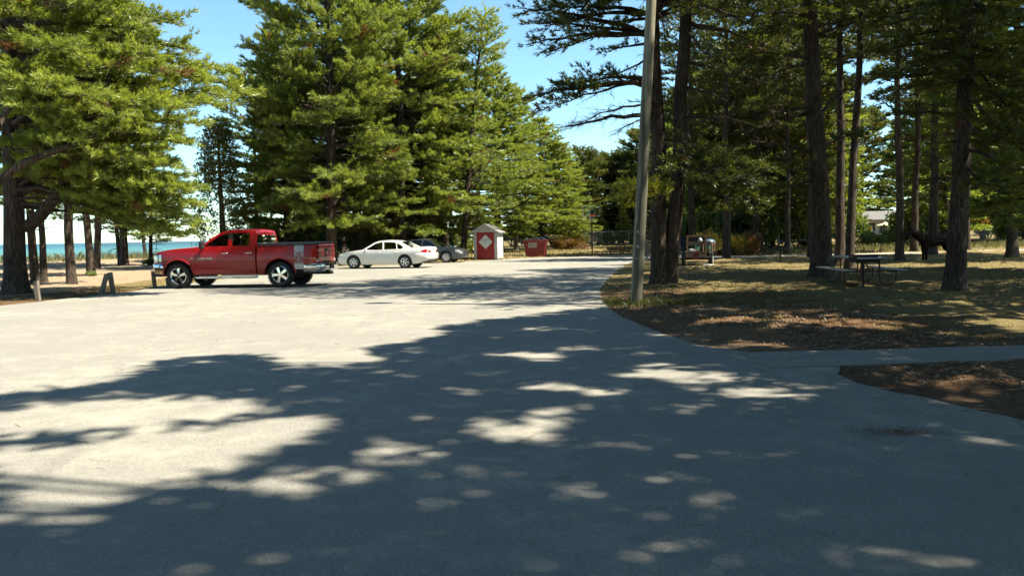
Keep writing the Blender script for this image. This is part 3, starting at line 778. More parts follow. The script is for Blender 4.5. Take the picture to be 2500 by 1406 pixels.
for i, (px, Yb, kind, sc, lab) in enumerate(FARW):
    place_pine(V[kind], base_at(px, Yb), rz(i + 3), (sc * RW.uniform(.9, 1.1), sc * RW.uniform(.9, 1.1), sc), lab, G4)
# --- young pines by the fence
for i, (px, Yb, sc, lab) in enumerate([(1462, 101, .60, 'bushy young pine right behind the basketball hoop pole'), (1524, 99, .57, 'pale young pine standing above the wooden picnic table'), (1355, 92, .62, 'young pine in front of the fence beside the dumpster')]):
    place_pine(V['young'], base_at(px, Yb), rz(i), sc, lab, 'young pines along the fence')

# ------------------------------------------------------------------ big individual pines
def big_pine(name, label, base, H, r0, lean, cb, rad, boughs, seed, mat='needle', k=13, length=.15, width=.019, prof=PROF_ROUND, fan=1.3, skip=None, per=4, step=.7, gap=.12, trunks=None, dead=(), extra=None, density=1.6, bark='bark', extra_mat=None, rot=0):
    R = np.random.default_rng(seed)
    mb = MB(); tf = Tufts()
    base = np.array([base[0], base[1], hz(base[0], base[1])])
    specs = trunks or [(0, 0, r0, lean)]
    Ps = []
    for (ox, oy, rr, ln) in specs:
        P = trunk_path(H, ln, .035, R); P[:, 0] += ox; P[:, 1] += oy
        trunk_tube(mb, P, rr, H, 18, R=R); Ps.append(P)
    P = Ps[0]
    for Pk in Ps:
        crown_branches(mb, tf, R, Pk, H, cb, rad, prof, step, per, fan, (-.03, .6), gap, r0 * .34, skip=(lambda e: skip(e + base)) if skip else None, density=density * .75)
    for b in boughs:
        (e, za, rr, fn), kw = b[:4], (b[4] if len(b) > 4 else {})
        e = np.array(e) - base
        Pk = Ps[kw.get('t', 0)]
        za = max(2.4, za + R.normal(0, .3))
        a = np.array([np.interp(za, Pk[:, 2], Pk[:, 0]), np.interp(za, Pk[:, 2], Pk[:, 1]), za])
        bough(mb, tf, R, a, e, rr, fn, gap, kw.get('start', .35), kw.get('droop', 0), kw.get('density', density), kw.get('tint', 0), .35, kw.get('bare', False))
    for _ in range(9):      # broken stubs on the bare bole
        z = R.uniform(1.6, cb); az = R.uniform(0, 6.28); Pk = Ps[int(R.integers(0, len(Ps)))]
        a = np.array([np.interp(z, Pk[:, 2], Pk[:, 0]), np.interp(z, Pk[:, 2], Pk[:, 1]), z])
        bough(mb, tf, R, a, a + np.array([math.cos(az), math.sin(az), R.uniform(-.1, .3)]) * R.uniform(.4, 1.3), .028, .35, start=.5, density=.5, bare=True, sides=4)
    if extra: extra(mb, tf, R, base, Ps)
    t = thing(name, label, 'pine tree', base.tolist())
    mb.build('trunk', MT[bark], t, 70, recalc=False)
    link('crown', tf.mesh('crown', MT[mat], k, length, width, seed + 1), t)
    return t
A = lambda px, py, Yd: tuple(at(px, py, Yd))
# massive forked pine at the lot edge
b1 = gr(40, 720)
T1b = [(A(px, py, Yd), za, r, fn, dict(tint=.1)) for px, py, Yd, za, r, fn in [
    (270, 165, 23.0, 6.5, .13, 1.5), (150, 120, 22.0, 7.5, .12, 1.5), (60, 165, 22.5, 6.5, .12, 1.4), (330, 70, 24.5, 8.0, .12, 1.6), (420, 50, 26.0, 8.6, .12, 1.5), (455, 120, 26.5, 8.0, .11, 1.4),
    (395, 175, 24.8, 7.0, .12, 1.5), (500, 190, 26.0, 7.3, .12, 1.3), (560, 175, 27.5, 7.6, .11, 1.2), (610, 225, 28.0, 7.2, .11, 1.2), (520, 255, 25.5, 6.4, .12, 1.4), (440, 265, 24.0, 5.8, .12, 1.5),
    (330, 250, 23.0, 5.6, .12, 1.5), (210, 235, 21.8, 5.6, .12, 1.4), (95, 265, 22.0, 5.2, .11, 1.3), (250, 320, 22.5, 4.6, .11, 1.4), (370, 330, 23.3, 4.7, .11, 1.5), (455, 350, 24.0, 4.6, .10, 1.3),
    (180, 345, 22.0, 4.3, .10, 1.2), (300, 390, 22.8, 4.0, .10, 1.4), (410, 405, 23.6, 4.0, .10, 1.4), (470, 455, 24.0, 3.7, .09, 1.2), (345, 460, 23.4, 3.6, .09, 1.3), (430, 510, 24.0, 3.4, .09, 1.2), (475, 545, 24.4, 3.4, .08, 1.0), (400, 560, 24.6, 3.3, .07, 1.0), (250, 430, 23.0, 3.7, .09, 1.1),
    (20, 30, 23.0, 9.0, .12, 1.4), (230, 20, 24.0, 9.3, .12, 1.5), (30, 360, 23.5, 5.0, .1, 1.0), (480, 500, 24.2, 3.6, .08, 1.1), (440, 470, 23.6, 3.7, .08, 1.2), (460, 580, 24.6, 3.1, .06, .8), (390, 500, 23.8, 3.5, .08, 1.2), (480, 300, 24.4, 5.4, .1, 1.3), (280, 280, 22.4, 5.2, .1, 1.3), (560, 240, 26.8, 6.9, .1, 1.2), (350, 130, 23.6, 7.6, .11, 1.5), (150, 405, 23.4, 4.2, .07, 1.0), (215, 450, 24.0, 3.8, .06, 1.0), (60, 430, 23.6, 4.2, .06, .8), (300, 530, 25.0, 3.4, .06, .9), (350, 560, 25.4, 3.2, .05, .8), (120, 200, 21.6, 6.2, .1, 1.3)]]
def t1_extra(mb, tf, R, base, Ps):
    # the great second limb and three bare boughs
    q = [np.array(A(66, 556, 25.6)) - base, np.array(A(100, 525, 25.3)) - base, np.array(A(140, 475, 25.0)) - base, np.array(A(172, 425, 24.8)) - base, np.array(A(200, 370, 24.6)) - base, np.array(A(235, 290, 24.5)) - base, np.array(A(270, 180, 24.5)) - base]
    mb.tube(q, [.2, .19, .18, .16, .13, .1, .06], 10, False)
    q = [np.array(A(-10, 445, 22.0)) - base, np.array(A(60, 398, 22.2)) - base, np.array(A(150, 362, 22.4)) - base, np.array(A(240, 330, 22.8)) - base]
    mb.tube(q, [.12, .11, .09, .05], 8, False)
    q = [np.array(A(-10, 315, 21.5)) - base, np.array(A(20, 265, 21.8)) - base, np.array(A(60, 238, 22.0)) - base]
    mb.tube(q, [.09, .075, .04], 8, False)
    for px, py, Yd in ((330, 105, 25), (150, 452, 27.5), (260, 520, 24.2), (200, 470, 28.5)):
        e = np.array(A(px, py, Yd)) - base; za = max(3.0, e[2] - .6)
        bough(mb, tf, R, np.array([np.interp(za, Ps[0][:, 2], Ps[0][:, 0]), 0, za]), e, .05, .8, start=.35, bare=True, density=1.0, sides=5)
big_pine('pine_tree', 'massive forked pine with drooping sunlit boughs at the lot edge', (b1.x, b1.y), 17.5, .29, (.4, .3), 8.2, 5.6, T1b, 41, extra=t1_extra, k=20, width=.025, length=.2, gap=.085, density=2.0)
# twin pine beside the utility pole
b2 = gr(1622, 694)
TW = [(A(px, py, Yd), za, r, fn, kw) for px, py, Yd, za, r, fn, kw in [
    (1270, 20, 22.5, 7.3, .09, 1.0, dict(tint=-.1)), (1300, 108, 22.5, 7.4, .10, 1.0, dict(tint=-.1, start=.5)), (1380, 55, 23, 8.0, .09, 1.0, dict(tint=-.1, start=.45)), (1460, 20, 23, 8.4, .08, 1.0, {}), (1290, 240, 22.0, 6.3, .10, 1.1, dict(tint=-.1, start=.55)), (1350, 215, 22.6, 6.4, .07, .9, dict(tint=-.1, start=.5)), (1420, 170, 23.0, 6.3, .06, .8, dict(start=.5)),
    (1480, 120, 24, 7.6, .06, .9, {}), (1310, 60, 22.8, 7.8, .07, 1.0, dict(tint=-.1, start=.5)), (1340, 130, 22.4, 7.2, .06, .9, dict(tint=-.1, start=.5)), (1330, 20, 23.2, 8.6, .08, 1.1, {}), (1400, 10, 23.2, 8.8, .08, 1.1, {}), (1440, 90, 23.4, 7.8, .06, .9, dict(start=.4)), (1320, 270, 22.2, 6.0, .06, .9, dict(tint=-.1, start=.6)), (1380, 235, 22.4, 6.2, .06, .8, dict(tint=-.1, start=.5)), (1500, 190, 24.5, 6.0, .06, .9, {}), (1530, 60, 23.5, 8.2, .06, .9, {}),
    (1372, 312, 22.2, 5.2, .09, 1.0, dict(bare=True, start=.25, density=1.9)), (1400, 300, 22.6, 5.3, .05, .8, dict(bare=True, start=.35, density=1.6)), (1440, 240, 22.8, 6.0, .04, .8, dict(bare=True, start=.35, density=1.4)), (1470, 205, 22.8, 6.8, .04, .7, dict(bare=True, start=.35)), (1500, 330, 23, 4.6, .03, .6, dict(bare=True, start=.3)),
    (1520, 478, 22.0, 3.1, .05, .75, dict(tint=.35, start=.55)), (1600, 470, 22.4, 3.0, .04, .6, dict(tint=.3, start=.4)), (1560, 500, 22.2, 3.0, .04, .6, dict(tint=.35, start=.5)),  # raised tint puts a sunlit look into these low boughs
    (1720, 405, 22.6, 4.0, .08, 1.1, dict(t=1, tint=-.1)), (1800, 420, 22.8, 4.0, .08, 1.1, dict(t=1, tint=-.1)), (1840, 455, 23.2, 3.8, .08, 1.0, dict(t=1, tint=-.1)), (1760, 460, 22.8, 3.4, .07, 1.0, dict(t=1, tint=-.1)), (1700, 370, 22.6, 4.6, .07, 1.0, dict(t=1, tint=-.1)), (1840, 520, 24.0, 3.0, .06, .8, dict(t=1, tint=.12)), (1760, 520, 24, 3.0, .06, .8, dict(t=1, tint=.05)),
    (1750, 160, 23, 7.4, .07, 1.0, dict(t=1, start=.55)), (1690, 430, 22.2, 3.8, .06, 1.2, dict(t=1)), (1780, 390, 22.4, 4.3, .07, 1.3, dict(t=1)), (1730, 440, 21.8, 3.7, .06, 1.3, dict(t=1)), (1820, 440, 22.2, 3.9, .06, 1.3, dict(t=1)), (1870, 500, 23.6, 3.2, .05, 1.0, dict(t=1)), (1800, 490, 22.6, 3.3, .05, 1.1, dict(t=1)), (1860, 410, 23.2, 4.2, .06, 1.1, dict(t=1)), (1830, 60, 23.5, 8.3, .08, 1.2, dict(t=1)), (1890, 120, 24, 7.6, .08, 1.2, dict(t=1, start=.5)), (1720, 40, 23.0, 8.6, .08, 1.2, dict(t=1)), (1780, 250, 23, 6.4, .06, .9, dict(t=1, bare=True)), (1860, 200, 24, 6.8, .06, .9, dict(t=1, bare=True)), (1820, 300, 24, 5.2, .05, .9, dict(t=1, bare=True)), (1690, 20, 21.5, 8.9, .08, 1.2, dict(t=1))]]
def shade_pts(n, x0, x1, y0, y1, test, zr, trunk, seed):
    R = np.random.default_rng(seed); out = []
    G = np.stack([R.uniform(x0, x1, n), R.uniform(y0, y1, n)], 1)
    ok = ~sunlit(G, .8) & test(G)
    for g in G[ok]:
        t = np.dot(np.array(trunk) - g, SV[:2]) / np.dot(SV[:2], SV[:2])
        z = float(np.clip(t + R.normal(0, 1.6), zr[0] + R.uniform(0, 2.0), zr[1] - R.uniform(0, 1.5)))
        out.append((g[0] + SV[0] * z, g[1] + SV[1] * z, z))
    return np.array(out)
BAND = [(560, 716), (640, 706), (760, 695), (980, 688), (960, 680), (1060, 668), (1270, 664), (1340, 655), (1530, 640), (1600, 660), (1480, 735), (1380, 729), (1290, 726), (1260, 734), (1080, 734), (1000, 726), (900, 729), (800, 731), (700, 723)]
def tw_extra(mb, tf, R, base, Ps):
    tst = lambda G: inside(to_px(np.concatenate([G, np.zeros((len(G), 1))], 1)), BAND)
    pts = shade_pts(1500, -10, 5, 19, 40, tst, (9.0, 17.8), (base[0], base[1]), 77)
    pts = pts[np.hypot(pts[:, 0] - base[0], pts[:, 1] - base[1]) < 7.5]
    clumps(mb, tf, R, base, Ps, pts, 34, .55, 0.0, 8)
big_pine('pine_tree', 'twin-trunked dark pine right beside the wooden utility pole', (b2.x, b2.y), 18.5, .30, (.0, 0), 9.2, 5.2, TW, 42, mat='needle_shaded', trunks=[(-.15, 0, .235, (-.1, .2)), (.15, .06, .225, (1.0, .1))], k=13, width=.032, length=.18, skip=skip_sunlit, per=3, step=.95, extra=tw_extra)
tw = [o for o in COL.objects if o.get('label', '').startswith('twin-trunked')][0]
Rs = np.random.default_rng(90); mb_s = MB(); tf_s = Tufts(); bs = np.array(tw.location)
for px, py, Yd, fn in ((1500, 488, 21.9, .55), (1530, 470, 21.8, .6), (1545, 500, 21.9, .55), (1585, 462, 22.0, .55), (1612, 478, 22.0, .5), (1520, 505, 22.0, .45)):
    bough(mb_s, tf_s, Rs, np.array([-.2, -.2, 3.3]), np.array(A(px, py, Yd)) - bs, .03, fn, .08, .5, density=2.0, tint=.4)
mb_s.build('low_limb', MT['bark'], tw, 60, recalc=False)
sp_ = link('low_bough', tf_s.mesh('low_bough', MT['needle_yellow'], 18, .16, .02, 91), tw); sp_['label'] = 'low bough with sunlit tone put into its yellow-green needles'  # paler needles carry the sunlit look in their colour
# old pine with dead limbs behind the steel picnic table
b3 = gr(2005, 678)
T3 = [(A(px, py, Yd), za, r, fn, kw) for px, py, Yd, za, r, fn, kw in [
    (1870, 30, 26, 8.4, .09, 1.2, {}), (1900, 100, 26, 8.0, .08, 1.1, {}), (1820, 130, 26, 7.2, .07, 1.0, dict(start=.5)), (1850, 200, 25.5, 6.6, .07, 1.0, dict(bare=True, density=1.4)), (1830, 320, 26, 5.0, .06, .9, dict(bare=True)), (1850, 345, 25.6, 4.4, .06, .7, dict(bare=True)), (1880, 275, 26, 5.4, .05, .9, dict(bare=True)), (2080, 60, 26.5, 7.0, .09, .9, dict(bare=True, density=1.4)), (2100, 45, 27, 8.3, .06, .9, dict(bare=True)), (2090, 190, 27, 5.0, .07, .9, dict(bare=True)), (1990, 30, 25, 8.6, .08, 1.2, {}), (2050, 20, 26, 9, .08, 1.2, {}),
    (1920, 420, 25.6, 3.4, .06, .9, {}), (1870, 480, 26, 3.2, .05, .9, dict(tint=.1)), (1960, 395, 25.5, 3.8, .05, .9, {}), (2080, 330, 28, 4.2, .06, 1.0, dict(tint=-.1))]]
big_pine('pine_tree', 'old thick pine with many dead limbs behind the steel picnic table', (b3.x, b3.y), 18, .31, (-.7, .2), 9.4, 4.6, T3, 43, k=13, width=.034, length=.19, mat='needle_shaded')
# dark pine in front of the horse
b4 = gr(2330, 712)
T4 = [(A(px, py, Yd), za, r, fn, dict(tint=-.1)) for px, py, Yd, za, r, fn in [
    (2180, 60, 19.0, 6.6, .09, 1.2), (2140, 130, 19.0, 6.0, .08, 1.1), (2230, 130, 18.4, 6.0, .08, 1.2), (2190, 190, 19.0, 5.4, .07, 1.0), (2280, 40, 18.0, 6.9, .08, 1.2), (2330, 130, 17.6, 6.2, .08, 1.2), (2420, 60, 18.2, 6.7, .08, 1.2), (2470, 150, 18.6, 6.0, .08, 1.2), (2520, 60, 18, 6.8, .08, 1.2),
    (2440, 240, 18.4, 5.3, .07, 1.0), (2500, 300, 18.0, 4.9, .07, 1.1), (2420, 370, 18.4, 3.9, .07, 1.0), (2480, 420, 18.2, 3.6, .07, 1.1), (2380, 440, 18.8, 3.3, .05, .8), (2530, 380, 17.5, 4.0, .07, 1.1), (2250, 220, 18.6, 5.0, .06, .9), (2150, 240, 20, 4.8, .05, .8), (2390, 300, 18.2, 4.6, .06, 1.1), (2450, 320, 17.8, 4.5, .06, 1.1), (2210, 90, 18.2, 6.4, .07, 1.2), (2120, 60, 19.6, 6.8, .07, 1.1), (2360, 60, 17.4, 6.9, .07, 1.2), (2500, 220, 17.6, 5.5, .06, 1.2), (2440, 470, 18.0, 3.2, .05, .9), (2260, 170, 18.0, 5.6, .06, 1.1), (2380, 190, 17.6, 5.6, .06, 1.1), (2180, 280, 19.4, 4.4, .05, .9)]]
big_pine('pine_tree', 'dark pine trunk with a frayed bark edge in front of the horse', (b4.x, b4.y), 16.5, .20, (.1, -.2), 7.4, 4.4, T4, 44, k=14, width=.03, length=.18, mat='needle_shaded')
G5 = 'pines in the picnic area'
for i, (px, Yb, kind, sx, sc, lean, lab) in enumerate([
    (2048, 33.5, 'tall', .9, 1.0, (-.012, 0), 'straight reddish pine trunk just beside the old thick pine'),
    (2074, 31.5, 'tall', .8, 1.0, (.04, 0), 'dark slanting pine trunk right behind the steel picnic table'),
    (2197, 38.0, 'tall', .85, 1.0, (-.02, 0), 'dark pine trunk just in front of the horse muzzle'),
    (2231, 51.0, 'tall', 1.05, 1.05, (0, 0), 'greyish pine trunk behind the neck of the horse'),
    (2361, 52.0, 'tall', .85, 1.05, (0, 0), 'slim dark pine trunk beyond the rump of the horse'),
    (1921, 52.0, 'tall', .8, .95, (0, 0), 'pine trunk standing behind the far charcoal grill'),
    (2620, 26.0, 'broad', .95, 1.0, (0, 0), 'broad dark pine at the edge of the picnic area')]):
    place_pine(V[kind], base_at(px, Yb), rz(i + 4), (sx, sx, sc), lab, G5, lean)

G7 = 'tall pines deeper in the grove'
for i, (px, Yb, sx, sc, lab) in enumerate([(1775, 47, .9, .95, 'slim trunk rising behind the middle juniper'), (1845, 56, 1.0, 1.0, 'slim trunk just before the far grill'), (1985, 46, 1.0, 1.0, 'shaded trunk beside the hitching rail post'), (2275, 45, 1.0, 1.05, 'trunk directly behind the horse'), (2470, 40, 1.0, 1.0, 'last trunk at the far grass edge'), (1690, 58, 1.0, 1.0, 'trunk hidden right behind the wagon rack')]):
    place_pine(V['tall'], base_at(px, Yb), rz(i + 6), (sx * 1.15, sx * 1.15, sc), lab, G7)
# ------------------------------------------------------------------ shade pines standing beside the photographer
SHADE = [((9.4, 8.4), 15.8, 'tall pine beside the footpath casting shade on the lot'), ((10.2, 13.2), 16.5, 'tall pine past the footpath casting shade on the lot'), ((8.2, 2.8), 15.5, 'tall pine at the near corner of the lot')]
Rg = np.random.default_rng(5)
NG = 6000
G = np.stack([Rg.uniform(-8.5, 7.5, NG), Rg.uniform(2.6, 18.2, NG)], 1)
G = G[~sunlit(G, .5)]
for ox, oy in ((.34, 0), (-.34, 0), (0, .3), (0, -.3)):
    gx_ = to_px(np.concatenate([G + np.array([ox, oy]), np.zeros((len(G), 1))], 1))
    G = G[~np.any([inside(gx_, p) for p in SUNLIT], 0)]
px_ = to_px(np.concatenate([G, np.zeros((len(G), 1))], 1))
TOPEDGE = [(-400, 990), (0, 962), (120, 945), (290, 905), (300, 885), (430, 868), (560, 858), (700, 866), (850, 876), (880, 848), (1000, 832), (1060, 803), (1150, 786), (1250, 772), (1380, 760), (1480, 752), (1700, 745), (2600, 735), (6000, 735)]
G = G[px_[:, 1] > np.interp(px_[:, 0], [p[0] for p in TOPEDGE], [p[1] for p in TOPEDGE])]
best = []
for (tx, ty), H, _ in SHADE:
    t = ((tx - G[:, 0]) * SV[0] + (ty - G[:, 1]) * SV[1]) / (SV[0] ** 2 + SV[1] ** 2)
    z = np.clip(t + Rg.normal(0, 1.3, len(G)), 6.4 + Rg.uniform(0, 2.2, len(G)), H - 1.2 - Rg.uniform(0, 1.5, len(G)))
    P3 = np.stack([G[:, 0] + SV[0] * z, G[:, 1] + SV[1] * z, z], 1)
    best.append((np.hypot(P3[:, 0] - tx, P3[:, 1] - ty) + Rg.normal(0, .4, len(G)), P3))
who = np.argmin(np.stack([b[0] for b in best]), 0)
for i, ((tx, ty), H, lab) in enumerate(SHADE):
    pts = best[i][1][who == i]
    def ex(mb, tf, R, base, Ps, pts=pts): clumps(mb, tf, R, base, Ps, pts, 40, .42, 0, 9)
    big_pine('pine_tree', lab, (tx, ty), H, .3, (.2, 0), 9.0, 3.6, [], 60 + i, k=8, length=.26, width=.085, skip=lambda e, tx=tx: skip_sunlit(e) or e[0] < tx + .4, extra=ex, per=3, step=1.1, density=1.0, gap=.16)
# a second row behind keeps the picnic ground in shade
G6 = 'pines beyond the edge of the picture along the picnic area'
for i, (x, y, k, s) in enumerate([(15.5, 16.5, 'high', 1.0), (16.5, 8, 'tall', .95), (21.5, 20.5, 'tall', 1.05), (26.3, 36.2, 'high', 1.0), (30.5, 42, 'high', 1.05), (15.0, 2, 'broad', 1.0)]):
    place_pine(V[k], (x, y), rz(i), s, ['pine shading the sandy ground by the footpath', 'broad pine shading the footpath', 'broad pine shading the grass by the near grill', 'pine shading the grass beside the horse', 'broad pine shading the far grass', 'broad pine shading the near lot corner'][i], G6)

# unseen trees added behind the camera to block sky light and deepen the shade
for i, (x, y, k, s) in enumerate([(-3, -9, 'broad', 1.0), (3.5, -7, 'full', 1.1), (-11, -8, 'broad', 1.05), (9, -8, 'broad', 1.0), (-18, -6, 'full', 1.1), (0, -17, 'broad', 1.2)]):
    place_pine(V[k], (x, y), rz(i + 2), s, ['added broad pine standing unseen just behind the photographer', 'added full pine unseen behind the photographer near the lot edge', 'added broad pine unseen behind the photographer on the lake side', 'added broad pine unseen behind the photographer by the picnic side', 'added full pine unseen behind the photographer farthest lakeward', 'added tallest broad pine unseen well behind the photographer'][i], 'unseen pines added behind the photographer')
# ------------------------------------------------------------------ vehicles
MT['red_paint'] = pm('deep_red_car_paint', (.24, .003, .006), .42, .0, .05, 3, coat=.45, spec=.3)
MT['white_paint'] = pm('white_car_paint', (.60, .60, .575), .3, 0, .03, 3, coat=.8)
MT['grey_paint'] = pm('dark_grey_car_paint', (.032, .037, .04), .35, .3, .05, 3, coat=1.0)
MT['chrome'] = pm('chrome', (.72, .72, .72), .12, 1.0, .03)
MT['alloy'] = pm('polished_alloy', (.5, .5, .5), .25, 1.0, .06)
MT['rubber'] = pm('tyre_rubber', (.018, .018, .018), .85, 0, .25, 20, bump=.3, bscale=80)
MT['black_plastic'] = pm('black_plastic', (.014, .014, .015), .55, 0, .2)
MT['black_vinyl'] = pm('black_vinyl_cover', (.02, .021, .023), .42, 0, .25, 4, bump=.2, bscale=30)
MT['dark_interior'] = pm('dark_upholstery', (.022, .021, .021), .9, 0, .2)
MT['glass_clear'] = glass_mat('car_glass', (.52, .58, .56))
MT['glass_dark'] = glass_mat('tinted_car_glass', (.13, .15, .145))
MT['red_lens'] = pm('red_lamp_lens', (.34, .006, .006), .12, 0, .1, coat=1)
MT['amber_lens'] = pm('amber_lens', (.5, .16, .02), .15, 0, .1, coat=1)
MT['lamp_clear'] = pm('clear_lamp', (.55, .56, .56), .1, .55, .15, 30)
MT['silver_decal'] = pm('silver_decal', (.34, .34, .335), .4, .25, .04)
MT['white_decal'] = pm('white_decal', (.5, .485, .46), .5, 0, .03)
MT['red_decal'] = pm('red_decal', (.2, .01, .014), .5, 0, .05)

def lerp_tab(tab): 
    xs = [t[0] for t in tab]; zs = [t[1] for t in tab]
    return lambda x: float(np.interp(x, xs, zs))
def body_shell(mb, xs, zb, zt, hw, S, crown=.03, rows=9, top_rows=8, skip_top=None):
    """car body skin: sides from zb(x) up to zt(x) with half width hw(x)*S(z), top with a crown, ends closed"""
    side = []
    for x in xs:
        a, b = zb(x), zt(x)
        side.append([(x, hw(x) * S(a + (b - a) * j / rows), a + (b - a) * j / rows) for j in range(rows + 1)])
    mb.grid(side); mb.grid([[(x, -y, z) for x, y, z in r] for r in side], True)
    top = []
    for r in side:
        x, y, z = r[-1]; row = []
        for k in range(top_rows + 1):
            t = -1 + 2 * k / top_rows
            row.append((x, y * t, z + crown * (1 - t * t) * min(1, y)))
        top.append(row)
    mb.grid(top)
    for r in (side[0], side[-1]):
        mb.grid([[(x, y * (-1 + 2 * k / 6), z) for k in range(7)] for x, y, z in r])
def arch_xs(xc, r, lo, hi, n=7):
    return [xc + r * math.cos(math.pi * k / (2 * n)) * s for s in (-1, 1) for k in range(n + 1)]
def side_frame(mb, outer, holes, yfn, th=.05):
    polys = [[Vector((u, v, 0)) for u, v in p] for p in [outer] + holes]
    tri = tessellate_polygon(polys)
    flat = [q for p in [outer] + holes for q in p]
    for sgn in (1, -1):
        for d in (0, th):
            mb.add([(u, sgn * (yfn(u, v) - d), v) for u, v in flat], [tuple(t) for t in tri])
        k = 0
        for p in [outer] + holes:
            n = len(p)
            mb.add([(u, sgn * (yfn(u, v) - d), v) for d in (0, th) for u, v in p], [(i, (i + 1) % n, (i + 1) % n + n, i + n) for i in range(n)])
def pane(mb, poly, yfn, sgn, off=-.018):
    tri = tessellate_polygon([[Vector((u, v, 0)) for u, v in poly]])
    mb.add([(u, sgn * (yfn(u, v) + off), v) for u, v in poly], [tuple(t) for t in tri])
def wheel_meshes(R, Wd, rr, spokes, sw, key):
    t = MB(); h = Wd / 2
    prof = [(rr, -h * .75), (rr + .02, -h * .95), (R - .05, -h), (R - .015, -h * .82), (R, -h * .55), (R, h * .55), (R - .015, h * .82), (R - .05, h), (rr + .02, h * .95), (rr, h * .75)]
    t.lathe(prof, 36, axis='y')
    for k in range(36):     # tread blocks
        a = 2 * math.pi * k / 36
        c = Vector((math.cos(a) * (R + .001), 0, math.sin(a) * (R + .001)))
        t.box(c, (.03, Wd * .95, .02), Matrix.Rotation(-a + math.pi / 2, 3, 'Y'))
    tyre = t.mesh('tyre', MT['rubber'], 40)
    r = MB()
    r.lathe([(rr + .012, h * .9), (rr - .004, h * .96), (rr - .03, h * .72), (rr - .035, -h * .6)], 36, axis='y')
    for k in range(spokes):
        a = 2 * math.pi * k / spokes + math.pi / 2
        u = Vector((math.cos(a), 0, math.sin(a))); v = Vector((-math.sin(a), 0, math.cos(a)))
        y0, y1 = h * .80, h * .62
        w0, w1 = sw * .75, sw * 1.15
        q = [u * .04 - v * w0, u * .04 + v * w0, u * (rr - .02) + v * w1, u * (rr - .02) - v * w1]
        vs = [p + Vector((0, y0 if i < 2 else y0 * .93, 0)) for i, p in enumerate(q)] + [p + Vector((0, y1 * .7, 0)) for p in q]
        r.add(vs, [(0, 1, 2, 3), (0, 4, 5, 1), (1, 5, 6, 2), (2, 6, 7, 3), (3, 7, 4, 0)])
    r.lathe([(.0, h * .86), (.05, h * .86), (.065, h * .78), (.07, h * .4)], 16, axis='y')
    rim = r.mesh('rim', MT['chrome' if spokes == 5 else 'alloy'], 35)
    d = MB(); d.lathe([(0, h * .2), (rr * .62, h * .22), (rr * .64, -h * .2)], 24, axis='y'); d.lathe([(0, -.02), (rr - .03, -.01)], 24, axis='y')
    disc = d.mesh('brake_disc', MT['black_plastic'], 40)
    return tyre, rim, disc
def put_wheel(ms, parent, x, y, z, steer=0.0, spin=0.0):
    w = link('wheel', None, parent)
    w.location = (x, y, z)
    w.rotation_euler = (0, 0, (0 if y > 0 else math.pi) + steer)
    for n, m in zip(('tyre', 'rim', 'brake_disc'), ms):
        o = link(n, m, w)
        if n == 'rim': o.rotation_euler = (0, spin, 0)
    return w
def text_mesh(txt, size, mat, name, parent, matrix, bold=.0, spacing=1.0):
    c = bpy.data.curves.new(name, 'FONT')
    c.body = txt; c.size = size; c.align_x = 'CENTER'; c.align_y = 'CENTER'; c.extrude = .004; c.offset = bold; c.space_character = spacing
    o = bpy.data.objects.new(name, c); COL.objects.link(o)
    dg = bpy.context.evaluated_depsgraph_get(); dg.update()
    me = bpy.data.meshes.new_from_object(o.evaluated_get(dg))
    bpy.data.objects.remove(o); bpy.data.curves.remove(c)
    me.materials.clear(); me.materials.append(mat)
    me.transform(matrix)
    return link(name, me, parent)

